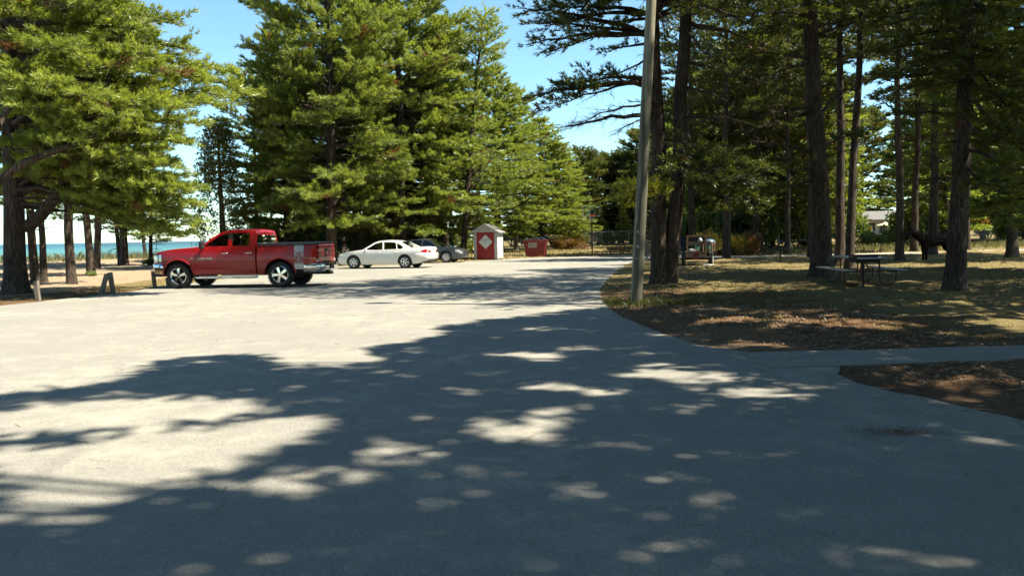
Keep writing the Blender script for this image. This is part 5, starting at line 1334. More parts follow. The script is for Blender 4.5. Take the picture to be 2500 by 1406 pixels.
m = MB(); m.box((0, .015, .93), (1.17, .05, 1.72)); d = m.build('door', MT['red_board'], t, bev=.008)
m = MB(); m.box((.53, -.02, .78), (.03, .05, .05)); m.build('latch', MT['galv'], d)
m = MB(); m.prism([(0, -.47), (.46, 0), (0, .47), (-.46, 0)], lambda u, v, q: (u + .01, -.012 - q, 1.17 + v), 0, .01); sg = m.build('diamond_sign', pm('white_sign_panel', (.60, .60, .57), .6, 0, .05, 3), t)
for txt, z, s in (('Dumpster', 1.36, .135), ('for park use', 1.26, .10), ('only', 1.155, .105)):
    text_mesh(txt, s, MT['faded_ink'], 'lettering', sg, Matrix.Translation((0, -.026, z)) @ Matrix(((1, 0, 0, 0), (0, 0, -1, 0), (0, 1, 0, 0), (0, 0, 0, 1))))
sl = math.atan2(.47, .79)
for sx in (-1, 1):
    rot = Matrix.Rotation(sx * sl, 3, 'Y')
    L = 1.13; roof = MB(); c = Vector((sx * math.cos(sl) * L / 2, dep / 2 - .02, 2.32 - math.sin(sl) * L / 2))
    roof.box(c, (L, dep + .34, .035), rot); rf = roof.build('roof', MT['white_board'], t)
    nrm = rot @ Vector((0, 0, 1)); ux = rot @ Vector((sx, 0, 0))
    for k in range(6):
        mm = MB(); cc = Vector((0, dep / 2 - .02, 2.32)) + ux * (.09 + k * .185) + nrm * (.024 + .004 * (k % 2)); mm.box(cc, (.20, dep + .345, .016), rot @ Matrix.Rotation(-.03 * sx, 3, 'Y')); mm.build('shingle_course', MT['shingle'] if k != 3 else MT['shingle_dark'], rf)
    mm = MB(); mm.beam((0, -.20, 2.30), (sx * math.cos(sl) * L, -.20, 2.30 - math.sin(sl) * L), .02, .09); mm.build('barge_board', MT['white_board'], rf)

# ---- dumpster
db = gr(1308, 627)
t = thing('dumpster', 'red steel dumpster with slanted end and white label beside the shed', 'dumpster', (db.x, db.y, .0), math.radians(-9))
m = MB(); prof = [(-.72, .04), (.62, .04), (.76, 1.12), (.80, 1.15), (.80, 1.20), (-.92, 1.18), (-.92, 1.12), (-.88, 1.10)]
m.prism(prof, lambda u, v, d: (u, d, v), 0, 1.25); m.build('bin', MT['bin_red'], t, bev=.012)
m = MB(); m.box((-.06, -.02, 1.15), (1.78, .05, .07)); m.build('rim', MT['bin_red'], t, bev=.01)
for x in (-.66, .60):
    m = MB(); m.box((x, .62, .03), (.12, 1.1, .06)); m.build('skid', MT['iron'], t)
m = MB(); m.box((.84, .2, 1.10), (.1, .1, .14)); m.build('lift_pocket', MT['bin_red'], t, bev=.01)
m = MB(); m.box((.86, .12, 1.03), (.02, .09, .07)); m.build('sticker', MT['white_decal'], t)
m = MB(); m.box((-.42, .62, 1.235), (.86, 1.22, .04), Matrix.Rotation(-.03, 3, 'Y')); m.build('lid', MT['black_lid'], t, bev=.012)
m = MB(); m.box((.40, 1.28, 1.33), (.76, .04, .24), Matrix.Rotation(-.3, 3, 'X')); m.build('lid', MT['black_lid'], t, bev=.012)
m = MB(); m.box((-.22, -.012, .84), (.64, .015, .38)); lb = m.build('label_sign', MT['sign_pink'], t)
text_mesh('J', .24, MT['black_ink'], 'lettering', lb, Matrix.Translation((-.43, -.028, .87)) @ Matrix(((1, 0, 0, 0), (0, 0, -1, 0), (0, 1, 0, 0), (0, 0, 0, 1))))
m = MB()
for z, x0, x1 in ((.90, -.35, .05), (.85, -.35, .06), (.76, -.48, .02), (.72, -.46, -.02)): m.box(((x0 + x1) / 2, -.022, z), (x1 - x0, .006, .022))
tag(m.build('small_print', MT['faded_ink'], lb), kind='stuff')
Rb = random.Random(6)
for k, (x, y, z, r) in enumerate(((.15, .35, 1.2, .16), (.45, .5, 1.22, .18), (.62, .25, 1.19, .13), (.3, .8, 1.24, .2))):
    bm_ = bmesh.new(); bmesh.ops.create_icosphere(bm_, subdivisions=2, radius=r)
    for v in bm_.verts: v.co *= 1 + Rb.uniform(-.18, .18); v.co.z *= .7
    me = bpy.data.meshes.new('trash_bag'); bm_.to_mesh(me); bm_.free(); me.materials.append(MT['bag'])
    o = link('trash_bag', me); o.location = t.matrix_basis @ Vector((x, y, z))
    o.matrix_world = Matrix.Translation((db.x, db.y, 0)) @ Matrix.Rotation(math.radians(-9), 4, 'Z') @ Matrix.Translation((x, y, z))
    tag(o, ['small crumpled bag next to the dumpster lid', 'larger grey bag bulging from the dumpster', 'small bag at the sunny end of the dumpster', 'pale bag at the back of the dumpster'][k], 'trash bag', 'bags in the red dumpster')

# ---- basketball hoop
hb = gr(1446, 625.6)
t = thing('basketball_hoop', 'basketball hoop with clear backboard on a dark pole by the grass', 'basketball hoop', (hb.x, hb.y, 0))
m = MB(); m.tube([(0, 0, -.1), (0, 0, 1.5), (-.02, 0, 2.95)], [.052, .05, .047], 12); m.build('pole', MT['rust_pipe'], t, 60)
m = MB(); m.box((-.06, -.42, 3.12), (1.12, .02, .66)); bbd = m.build('backboard', MT['acrylic'], t)
for (cx, cz, sx, sz) in ((-.06, 2.785, 1.2, .05), (-.06, 3.455, 1.2, .05), (-.64, 3.12, .05, .62), (.52, 3.12, .05, .62)):
    m = MB(); m.box((cx, -.425, cz), (sx, .035, sz)); m.build('board_frame', MT['frame_grey'], bbd)
for (cx, cz, sx, sz) in ((-.06, 2.93, .46, .03), (-.06, 3.23, .46, .03), (-.28, 3.08, .03, .27), (.16, 3.08, .03, .27)):
    m = MB(); m.box((cx, -.437, cz), (sx, .008, sz)); m.build('target_line', MT['frame_grey'], bbd)
m = MB(); m.tube([(-.02, 0, 2.55), (-.05, -.4, 2.95)], .025, 6); m.tube([(-.02, 0, 2.85), (-.05, -.4, 3.3)], .025, 6); m.build('bracket', MT['iron'], t)
m = MB(); m.tube([(-.06 + .23 * math.cos(a), -.72 + .23 * math.sin(a), 2.80) for a in np.linspace(0, 2 * math.pi, 25)], .014, 6); m.box((-.06, -.46, 2.80), (.2, .08, .07)); rm = m.build('rim', MT['hoop_red'], t, 60)
m = MB()
for k in range(12):
    a = 2 * math.pi * k / 12; a2 = a + .5; a3 = a - .5
    for b2_ in (a2, a3): m.tube([(-.06 + .23 * math.cos(a), -.72 + .23 * math.sin(a), 2.8), (-.06 + .16 * math.cos(b2_), -.72 + .16 * math.sin(b2_), 2.58), (-.06 + .13 * math.cos(a), -.72 + .13 * math.sin(a), 2.38)], .004, 3, False)
tag(m.build('net', MT['net'], rm), kind='stuff')

# ---- brown A-frame picnic table
wb_ = gr(1515.5, 621)
t = thing('picnic_table', 'brown wooden A-frame picnic table on the grass by the fence', 'picnic table', (wb_.x, wb_.y, 0), math.radians(3))
for y in (.25, 1.55):
    for s in (-1, 1):
        m = MB(); m.beam((s * .53, y, 0), (s * .27, y, .70), .04, .14, (0, 1, 0)); m.build('leg', MT['brown_wood'], t)
    m = MB(); m.box((0, y - .04, .37), (1.52, .04, .14)); m.build('crossbar', MT['brown_wood'], t)
    m = MB(); m.box((0, y - .02, .69), (.72, .04, .08)); m.build('top_bar', MT['brown_wood'], t)
    m = MB(); m.beam((0, y, .42), (0, y + (.35 if y < 1 else -.35), .69), .03, .07); m.build('brace', MT['brown_wood'], t)
for k in range(5):
    m = MB(); m.box((-.30 + k * .15, .9, .745), (.138, 1.86, .036)); m.build('plank', MT['brown_wood'], t, bev=.006)
for s in (-1, 1):
    for k in range(2):
        m = MB(); m.box((s * (.60 + k * .14), .9, .455), (.13, 1.86, .036)); m.build('seat_plank', MT['brown_wood'], t, bev=.006)

# ---- short wooden posts along the lake side of the lot
def stake(base, topp, w, lab):
    a = gr(*base); b = at(topp[0], topp[1], a.y)
    t = MB(); d = Vector(b) - a
    t.beam(Vector((0, 0, -.15)), d, w, w * .9, (0, 1, 0))
    o = t.build('wooden_post', MT['weathered'], None, bev=.012); o.location = a
    tag(o, lab, 'post', 'short posts along the lot edge')
stake((94, 733), (88, 686), .125, 'upright weathered post in front of the massive forked pine')
stake((243, 718), (261, 669), .12, 'post slumped sideways against its upright neighbour')
stake((278, 716), (268, 665), .125, 'upright post of the leaning pair at the lot edge')
stake((379, 702), (373, 661), .115, 'single tilted post just ahead of the truck')
stake((413, 698), (410, 678), .14, 'low pale stub beside the truck front tyre')

# ---- chain link fences
def chain_fence(label, pts, h, zoff, post_every=3.0, mesh_gap=.16):
    t = thing('chain_link_fence', label, 'fence', (pts[0][0], pts[0][1], 0))
    o = Vector((pts[0][0], pts[0][1], 0)); P = [Vector((x, y, hz(x, y) + zoff)) - o for x, y in pts]
    q = []
    for a, b in zip(P[:-1], P[1:]):
        n = max(1, round((b - a).length / post_every))
        q += [a.lerp(b, k / n) for k in range(n)]
    q.append(P[-1])
    for p in q:
        m = MB(); m.tube([p + Vector((0, 0, -.3)), p + Vector((0, 0, h + .04))], .032, 8); m.build('post', MT['galv'], t, 60)
    m = MB(); m.tube([p + Vector((0, 0, h)) for p in q], .026, 6); m.build('top_rail', MT['galv'], t, 60)
    m = MB()
    for a, b in zip(q[:-1], q[1:]):
        L = (b - a).length; n = int((L + h) / mesh_gap)
        d = (b - a) / L
        for k in range(n):
            for s in (1, -1):
                u0 = k * mesh_gap - h if s > 0 else k * mesh_gap
                u1 = u0 + s * h; za, zb2 = 0.0, h
                lo, hi = (u0, u1)
                # clip the wire to the bay
                def cl(u, ua, ub, z0, z1):
                    return z0 + (z1 - z0) * (u - ua) / (ub - ua)
                A_, B_ = max(0, min(L, lo)), max(0, min(L, hi))
                if abs(A_ - B_) < .03: continue
                z0, z1 = cl(A_, lo, hi, 0, h), cl(B_, lo, hi, 0, h)
                pa_, pb2 = a + d * A_ + Vector((0, 0, z0)), a + d * B_ + Vector((0, 0, z1))
                m.tube([pa_, pb2], .004, 3, False)
    tag(m.build('wire_mesh', MT['galv'], t, recalc=False), kind='stuff')
    return t
fl = [base_at(px, Yd) for px, Yd in ((235, 71), (314, 69.5), (384, 68.5), (470, 67.5), (620, 66), (800, 69), (1000, 78), (1180, 86))]
chain_fence('chain link fence along the dune in front of the lake', fl, 1.25, .02)
fr_ = [base_at(px, Yd) for px, Yd in ((1225, 88), (1345, 92), (1470, 97), (1600, 98), (1760, 99))]
chain_fence('chain link fence behind the dumpster, hoop and wooden picnic table', fr_, 1.75, .0)
fk = [base_at(px, Yd) for px, Yd in ((2362, 92), (2440, 93), (2560, 94))]
chain_fence('tall chain link fence at the tennis court beyond the rump of the horse', fk, 1.9, .0, 3.0, .13)

# ---- charcoal grills
def grill(px, py, w, hgt, label, rot):
    g = gr(px, py); z0 = hz(g.x, g.y)
    t = thing('charcoal_grill', label, 'grill', (g.x, g.y, z0), rot)
    m = MB(); m.tube([(0, 0, -.2), (0, 0, hgt - .2)], .032, 10); m.build('pedestal', MT['iron'], t, 60)
    d = w * .72
    m = MB(); z = hgt - .2
    m.box((0, 0, z), (w, d, .012)); m.box((0, d / 2, z + .10), (w, .012, .2)); m.box((-w / 2, 0, z + .10), (.012, d, .2)); m.box((w / 2, 0, z + .10), (.012, d, .2)); m.box((0, -d / 2, z + .07), (w, .012, .14)); m.build('firebox', MT['iron'], t)
    for k in range(9):
        m = MB(); m.tube([(-w * .45 + k * w * .9 / 8, -d / 2 + .02, z + .15), (-w * .45 + k * w * .9 / 8, d / 2 - .02, z + .15)], .006, 5); m.build('grate_bar', MT['iron'], t)
    for s in (-1, 1):
        m = MB(); m.tube([(s * (w / 2 + .01), -.1, z + .15), (s * (w / 2 + .08), -.1, z + .15), (s * (w / 2 + .08), .02, z + .15)], .008, 5); m.build('handle', MT['galv'], t)
grill(2107, 701, .60, .86, 'black pedestal grill right in front of the steel picnic table', .08)
grill(1905, 642, .52, .82, 'smaller-looking black pedestal grill standing alone near the hitching rail', -.1)

# ---- steel-framed picnic table
tb = Vector((9.72, 22.45, 0)); z0 = hz(9.7, 22.4)
t = thing('picnic_table', 'grey plank picnic table on bent steel pipe legs behind the near grill', 'picnic table', (tb.x, tb.y, z0), math.radians(-4))
for k in range(5):
    m = MB(); m.box((-.31 + k * .155, 0, .76), (.145, 2.44, .04)); m.build('plank', MT['grey_slat'], t, bev=.008)
for s in (-1, 1):
    for k in range(2):
        m = MB(); m.box((s * (.60 + k * .15), 0, .45), (.14, 2.44, .04)); m.build('seat_plank', MT['grey_slat'], t, bev=.008)
for y in (-.82, .82):
    for s in (-1, 1):
        q = [(s * .23, y, .73)] + [(s * .24, y, z) for z in (.5, .3)] + [(s * (.46 + .215 * math.cos(a)), y, .24 + .215 * math.sin(a)) for a in np.linspace(math.pi, 2 * math.pi, 9)] + [(s * .68, y, .3), (s * .68, y, .43)]
        m = MB(); m.tube(q, .024, 8); m.build('leg', MT['rust_pipe'], t, 60)
    m = MB(); m.tube([(-.68, y, .40), (.68, y, .40)], .018, 6); m.build('crossbar', MT['rust_pipe'], t, 60)
    m = MB(); m.tube([(0, y, .40), (0, y * .35, .73)], .016, 6); m.build('brace', MT['rust_pipe'], t, 60)
    m = MB(); m.box((0, y, .722), (.72, .05, .035)); m.build('top_bar', MT['iron'], t)

# ---- hitching rail
ha, hb2 = base_at(1980, 53), base_at(1900, 55)
t = thing('hitching_rail', 'weathered wooden hitching rail between the old pine and the far grill', 'hitching rail', (ha[0], ha[1], hz(*ha)))
dx = Vector((hb2[0] - ha[0], hb2[1] - ha[1], 0))
for p in (Vector((0, 0, 0)), dx):
    m = MB(); m.tube([p + Vector((0, 0, -.3)), p + Vector((.01, 0, 1.15))], .075, 8, True, .05, Rp); m.build('post', MT['weathered'], t, 50)
m = MB(); m.tube([Vector((.1, -.09, .86)), dx * .5 + Vector((0, -.09, .82)), dx + Vector((-.1, -.09, .78))], .05, 8, True, .05, Rp); m.build('rail', MT['weathered'], t, 50)
# ------------------------------------------------------------------ horse-drawn wagon, buggy, horse, house
MT['smv_red'] = pm('worn_red_triangle', (.20, .012, .02), .6, 0, .2)
MT['smv_mid'] = pm('faded_orange_triangle', (.10, .05, .04), .7, 0, .2)
MT['tan_cloth'] = pm('tan_cloth', (.40, .27, .17), .95, 0, .2, 6, bump=.4, bscale=12)
MT['navy_cloth'] = pm('navy_cloth', (.012, .014, .028), .95, 0, .3, 6, bump=.4, bscale=12)
MT['brown_cloth'] = pm('brown_cloth', (.10, .05, .035), .95, 0, .3, 6, bump=.4, bscale=12)
MT['teal_plastic'] = pm('teal_plastic', (.06, .24, .19), .4, 0, .1)
MT['blue_tarp'] = pm('blue_grey_plastic', (.05, .10, .13), .4, 0, .2)
MT['white_plastic'] = pm('white_plastic', (.40, .40, .385), .5, 0, .05)
WG = gr(1701, 650.5); WZ = hz(WG.x, WG.y); WR_ = math.radians(-13)
WM = Matrix.Translation((WG.x, WG.y, WZ)) @ Matrix.Rotation(WR_, 4, 'Z')
t = thing('farm_wagon', 'wooden stake wagon on rubber tyres with a red triangle parked on the grass', 'wagon', (WG.x, WG.y, WZ), WR_)
wl = 2.1
for k in range(5):
    m = MB(); m.box((-.40 + k * .2, wl / 2, .60), (.19, wl, .035)); m.build('floor_board', MT['plank_grey'], t)
m = MB(); m.box((-.25, -.03, .47), (.42, .03, .2)); m.build('tail_board', MT['plank_grey'], t)
m = MB(); m.box((.22, -.03, .47), (.46, .03, .2)); m.build('tail_board', MT['plank_grey'], t)
for x in (-.42, .40):
    m = MB(); m.box((x, -.06, .87), (.065, .05, 1.02)); m.build('stake', MT['plank'], t)
for x in (-.42, .50):
    m = MB(); m.box((x, wl, .98), (.06, .05, .80)); m.build('stake', MT['plank_grey'], t)
for z, x0, x1, mt in ((1.345, -.46, .66, 'plank'), (1.05, -.40, .72, 'plank_grey'), (.96, -.40, .40, 'plank_grey'), (.70, .38, .72, 'plank')):
    m = MB(); m.box(((x0 + x1) / 2, -.02, z), (x1 - x0, .03, .075)); m.build('rail', MT[mt], t)
for z in (.85, 1.1, 1.33):
    for x in (-.46, .52):
        m = MB(); m.box((x, wl / 2, z - .02), (.025, wl, .09)); m.build('side_rail', MT['plank_grey'], t)
m = MB(); m.box((.03, wl + .03, 1.0), (1.1, .04, .7)); m.build('front_rack', MT['black_plastic'], t)
ms = wheel_meshes(.285, .16, .16, 6, .03, 'wagon')
for x in (-.60, .62):
    for y in (.12, wl - .3):
        w = link('wheel', None, t); w.location = (x, y, .285); w.rotation_euler = (0, 0, (math.pi / 2 if x < 0 else -math.pi / 2))
        for n, mm in zip(('tyre', 'rim', 'brake_disc'), ms): link(n, mm, w)
for y in (.12, wl - .3):
    m = MB(); m.tube([(-.6, y, .285), (.62, y, .285)], .03, 8); m.build('axle', MT['iron'], t)
m = MB(); m.prism([(-.20, -.16), (.20, -.16), (.17, -.19), (-.17, -.19)][:2] + [(.06, .17), (-.06, .17)], lambda u, v, d: (u - .02, -.055 - d, .44 + v), 0, .012); sm_ = m.build('warning_triangle', MT['smv_red'], t)
m = MB(); m.prism([(-.12, -.10), (.12, -.10), (.03, .09), (-.03, .09)], lambda u, v, d: (u - .02, -.068 - d, .44 + v), 0, .006); m.build('triangle_centre', MT['smv_mid'], sm_)
def cloth(name, lab, mat, top, bottom, w, x0, y0, cat='cloth', seed=1):
    R = random.Random(seed); rows = []
    for i in range(8):
        k = i / 7; z = top + (bottom - top) * k; row = []
        for j in range(11):
            u = j / 10 - .5
            row.append((x0 + u * w * (1 - .25 * k * abs(u)), y0 - .02 - .035 * math.sin(j * 1.9 + seed) * (.3 + k) + R.uniform(-.006, .006), z - .05 * k * math.cos(j * 1.3)))
        rows.append(row)
    b = MB(); b.grid(rows); b.grid([[(x, y + .012, z) for x, y, z in r] for r in rows], True)
    o = b.build(name, MT[mat], None, 60); o.matrix_world = WM
    return tag(o, lab, cat)
cloth('hanging_cloth', 'tan cloth draped over the open corner of the wagon rack', 'tan_cloth', 1.06, .60, .26, .74, -.06, seed=2)
cloth('hanging_jacket', 'navy garment hanging from the shaded stake of the wagon', 'navy_cloth', 1.33, .62, .26, -.60, -.05, 'jacket', 4)
cloth('hanging_shirt', 'brown garment hanging inside the wagon rail', 'brown_cloth', 1.06, .60, .20, .22, -.10, 'shirt', 5)
def bucket(name, lab, x, y, z, r, h, mat, cat):
    b = MB(); b.lathe([(0, 0), (r * .82, 0), (r, h), (r * 1.06, h), (r * 1.06, h + .02), (r * .94, h + .02), (r * .8, .03)], 18)
    o = b.build(name, MT[mat], None, 50); o.matrix_world = WM @ Matrix.Translation((x, y, z)); tag(o, lab, cat)
bucket('bucket', 'teal bucket behind the wagon tail board', .04, .25, .62, .12, .24, 'teal_plastic', 'bucket')
bucket('bucket', 'teal bucket under the draped tan cloth', .52, .3, .62, .13, .24, 'teal_plastic', 'bucket')
def bagish(name, lab, x, y, z, s, mat, cat, seed, M=None):
    R = random.Random(seed); bm_ = bmesh.new(); bmesh.ops.create_cube(bm_, size=1.0)
    bmesh.ops.subdivide_edges(bm_, edges=bm_.edges[:], cuts=3, use_grid_fill=True, smooth=.6)
    for v in bm_.verts: v.co = Vector((v.co.x * s[0], v.co.y * s[1], v.co.z * s[2])) * (1 + R.uniform(-.07, .07))
    me = bpy.data.meshes.new(name); bm_.to_mesh(me); bm_.free(); me.materials.append(MT[mat])
    me.polygons.foreach_set('use_smooth', [True] * len(me.polygons))
    o = link(name, me); o.matrix_world = (M or WM) @ Matrix.Translation((x, y, z)); return tag(o, lab, cat)
bagish('jug', 'white jug standing on the wagon rail', .16, .12, 1.14, (.10, .09, .13), 'white_plastic', 'jug', 1)
bagish('storage_tub', 'blue-grey tub on the sunny side of the wagon', .60, .9, 1.02, (.3, .4, .2), 'blue_tarp', 'tub', 2)
bagish('paper_sack', 'white folded sack lying on the wagon floor', -.22, .1, .68, (.22, .2, .1), 'white_plastic', 'sack', 3)
bagish('feed_sack', 'pale feed sack on the wagon floor by the stake', -.02, .02, .66, (.2, .16, .06), 'tan_cloth', 'sack', 5)
bagish('rag', 'crumpled white rag on the grass behind the wagon', .50, -.32, .03, (.3, .14, .05), 'white_plastic', 'rag', 6)
bagish('pale_board', 'white strip leaning on the wagon tyre', .70, -.05, .26, (.045, .03, .44), 'white_plastic', 'board', 7)

# buggy behind the twin pine
bgp = gr(1606, 640); bz = hz(bgp.x, bgp.y); BR = math.radians(8)
t = thing('buggy', 'black spoke-wheeled buggy half hidden behind the twin-trunked pine', 'buggy', (bgp.x, bgp.y, bz), BR)
def spoked(r):
    b = MB(); b.lathe([(r, -.02), (r, .02), (r - .045, .02), (r - .045, -.02)], 32, axis='y', close=True)
    b.lathe([(.0, -.06), (.06, -.06), (.07, 0), (.06, .06), (0, .06)], 14, axis='y')
    return b.mesh('rim', MT['iron'], 40), [(a, r) for a in np.linspace(0, 2 * math.pi, 15)[:-1]]
for x, r in ((-.42, .44), (.95, .5)):
    rim, sp = spoked(r)
    for y in (-.62, .62):
        w = link('wheel', None, t); w.location = (x, y, r)
        link('rim', rim, w)
        for a, rr in sp:
            b = MB(); b.tube([(.05 * math.cos(a), 0, .05 * math.sin(a)), ((rr - .03) * math.cos(a), 0, (rr - .03) * math.sin(a))], .012, 5); b.build('spoke', MT['iron'], w)
for x, r in ((-.42, .44), (.95, .5)):
    m = MB(); m.tube([(x, -.62, r), (x, .62, r)], .025, 8); m.build('axle', MT['iron'], t)
m = MB(); m.box((.3, 0, .72), (1.9, .8, .22)); m.build('box', MT['black_lid'], t, bev=.03)
m = MB(); m.box((.35, 0, .95), (.5, .8, .12)); m.build('seat', MT['black_vinyl'], t, bev=.03)
m = MB(); m.box((.62, 0, 1.2), (.1, .8, .5), Matrix.Rotation(.15, 3, 'Y')); m.build('backrest', MT['black_vinyl'], t, bev=.03)
m = MB(); m.box((-.62, 0, .98), (.04, .8, .36), Matrix.Rotation(-.3, 3, 'Y')); m.build('dash_board', MT['black_lid'], t, bev=.01)

# horse
def build_horse():
    p = gr(2282, 638); z0 = hz(p.x, p.y)
    t = thing('horse', 'dark bay horse in harness standing in the shade between the pines', 'horse', (p.x, p.y, z0), math.radians(177))
    # x forward (head), z up ; pairs of (co, rx, ry)
    V_ = []; E = []
    def add(co, r, par=None, ry=None):
        V_.append((co, r, ry or r)); i = len(V_) - 1
        if par is not None: E.append((par, i))
        return i
    K = 1.5
    pel = add((-.52, 0, 1.02), .27 * K)
    loin = add((-.22, 0, .98), .25 * K, pel)
    rib = add((.08, 0, .95), .265 * K, loin)
    che = add((.36, 0, .96), .265 * K, rib)
    sho = add((.54, 0, 1.03), .205 * K, che)
    n1 = add((.74, 0, 1.15), .16 * K, sho); n2 = add((.93, 0, 1.28), .125 * K, n1); pol = add((1.07, 0, 1.37), .10 * K, n2)
    ch = add((1.14, 0, 1.31), .098 * K, pol); fc = add((1.23, 0, 1.19), .078 * K, ch); mz = add((1.32, 0, 1.07), .06 * K, fc); nz = add((1.35, 0, 1.02), .05 * K, mz)
    but = add((-.74, 0, 1.0), .20 * K, pel)
    K = 1.4
    for s in (-1, 1):
        e = add((.44, s * .14, .76), .125 * K, che); k1 = add((.45, s * .15, .60), .085 * K, e); kn = add((.46, s * .15, .42), .058 * K, k1); ca = add((.45, s * .15, .25), .040 * K, kn); fe = add((.45, s * .15, .12), .046 * K, ca); ho = add((.49, s * .15, .04), .058 * K, fe)
        st = add((-.58, s * .15, .78), .17 * K, pel); sf = add((-.52, s * .16, .63), .115 * K, st); hk = add((-.70, s * .16, .43), .064 * K, sf); cn = add((-.68, s * .16, .25), .043 * K, hk); f2 = add((-.68, s * .16, .12), .047 * K, cn); h2 = add((-.63, s * .16, .04), .06 * K, f2)
    me = bpy.data.meshes.new('horse_body'); me.from_pydata([v[0] for v in V_], E, []); o = bpy.data.objects.new('horse_body', me); COL.objects.link(o)
    sk = o.modifiers.new('skin', 'SKIN'); sk.use_smooth_shade = True; sk.branch_smoothing = .6
    ss = o.modifiers.new('sub', 'SUBSURF'); ss.levels = 2; ss.render_levels = 2
    for i, v in enumerate(V_):
        d = me.skin_vertices[0].data[i]; d.radius = (v[1], v[2]); d.use_root = (i == 0)
    dg = bpy.context.evaluated_depsgraph_get(); dg.update()
    m2 = bpy.data.meshes.new_from_object(o.evaluated_get(dg)); bpy.data.objects.remove(o)
    m2.name = 'body'; m2.materials.clear(); m2.materials.append(pm('bay_coat', (.020, .009, .005), .8, 0, .35, 1.6, bump=.1, bscale=40, spec=.15))
    m2.polygons.foreach_set('use_smooth', [True] * len(m2.polygons))
    link('body', m2, t)
    blk = pm('black_mane', (.008, .007, .006), .7, 0, .3, 10)
    for s in (-1, 1):
        b = MB(); b.tube([(1.04, s * .05, 1.43), (1.05, s * .065, 1.51), (1.075, s * .065, 1.57)], [.034, .036, .004], 8); b.build('ear', blk, t, 60)
        b = MB(); b.lathe([(0, .012), (.014, .006), (.016, -.006), (0, -.012)], 10); e = b.build('eye', blk, t, 60); e.location = (1.18, s * .085, 1.28)
    R = random.Random(3); b = MB()
    for k in range(26):
        q = k / 25; x = 1.08 - .50 * q; z = 1.46 - .27 * q
        for s in (-1, 1):
            b.tube([(x, 0, z), (x - .03, s * .08, z - .05), (x - .02 + R.uniform(-.02, .02), s * .135, z - .17 - .08 * q)], [.022, .02, .006], 4)
    b.tube([(1.10, 0, 1.46), (1.17, 0, 1.42), (1.22, 0, 1.32)], [.03, .026, .005], 6)
    b.build('mane', blk, t, 60)
    b = MB(); b.tube([(-.92, 0, 1.05), (-1.02, 0, .98), (-1.06, 0, .80), (-1.04, 0, .5), (-1.02, 0, .35)], [.04, .06, .075, .06, .01], 8); b.build('tail', blk, t, 60)
    hm = pm('black_harness_leather', (.01, .009, .008), .4, 0, .2)
    b = MB()
    ring = lambda x, zc, ry, rz_, r: b.tube([(x + .05 * math.sin(a), ry * math.cos(a), zc + rz_ * math.sin(a)) for a in np.linspace(0, 2 * math.pi, 25)], r, 5)
    ring(.17, .95, .30, .31, .016); ring(.62, 1.06, .23, .26, .03)
    b.tube([(.17, 0, 1.27), (-.3, 0, 1.27), (-.8, 0, 1.2)], .012, 5)
    for s in (-1, 1): b.tube([(.64, s * .22, .98), (.1, s * .31, .93), (-.5, s * .32, .88), (-.95, s * .26, .84)], .015, 5)
    b.tube([(.12, -.05, .66), (-.1, -.05, .58), (-.4, -.05, .72)], .01, 5)
    tag(b.build('harness', hm, t, 60), kind='stuff')
    b = MB(); b.tube([(1.14 + .05 * math.sin(a), .115 * math.cos(a), 1.30 + .10 * math.sin(a)) for a in np.linspace(0, 2 * math.pi, 17)], .009, 5); b.build('bridle', hm, t, 60)
    b = MB(); b.tube([(.80 + .05 * math.cos(a), -.02, .90 + .05 * math.sin(a)) for a in np.linspace(0, 2 * math.pi, 15)], .008, 5); b.build('breast_ring', MT['galv'], t, 60)
build_horse()

# house far behind the hedge
hp = base_at(2180, 126)
t = thing('house', 'pale house with arched window far behind the green hedge', 'house', (hp[0], hp[1], 0), math.radians(-6))
MT['house_wall'] = pm('cream_siding', (.34, .32, .27), .8, 0, .06, 2)
m = MB(); m.box((1, 4, 1.45), (10, 7, 2.7)); m.build('wall', MT['house_wall'], t)
m = MB(); m.prism([(-.5, 2.75), (8, 2.75), (8, 2.9), (3.75, 4.3), (-.5, 2.9)], lambda u, v, d: (d, u, v), -4.5, 6.5); m.build('roof', pm('pale_roof', (.10, .10, .10), .9, 0, .2, 3), t)
for x, w in ((-3.4, .9), (-.4, 0.0), (3.0, 1.0)):
    if w:
        m = MB(); m.box((x, .48, 1.75), (w, .06, 1.2)); wd = m.build('window', MT['glass_dark'], t)
        m = MB(); m.box((x, .44, 1.75), (.05, .05, 1.2)); m.build('mullion', MT['white_board'], wd)
        for s in (-1, 1):
            m = MB(); m.box((x + s * (w / 2 + .2), .47, 1.75), (.32, .05, 1.25)); m.build('shutter', MT['black_plastic'], wd)
arc = [(-.55, .5), (.55, .5), (.55, 2.1)] + [(.55 * math.cos(a), 2.1 + .45 * math.sin(a)) for a in np.linspace(.2, math.pi - .2, 9)] + [(-.55, 2.1)]
m = MB(); m.prism(arc, lambda u, v, d: (u - 1.35, .5 - d, v), 0, .05); m.build('arched_window', MT['black_plastic'], t)
m = MB(); m.box((-1.3, -1.6, .45), (6, 3.8, .5)); m.build('deck', MT['weathered'], t)
up_ = base_at(2160, 122)
t = thing('patio_umbrella', 'cream patio umbrella open on the deck of the house', 'umbrella', (up_[0], up_[1], .7))
m = MB(); m.tube([(0, 0, 0), (0, 0, 1.6)], .03, 6); m.build('pole', MT['galv'], t)
m = MB(); m.lathe([(0, 1.72), (.5, 1.58), (1.0, 1.4), (1.35, 1.26), (1.33, 1.24), (.0, 1.66)], 8); m.build('canopy', pm('cream_canvas', (.46, .38, .24), .9, 0, .06), t)
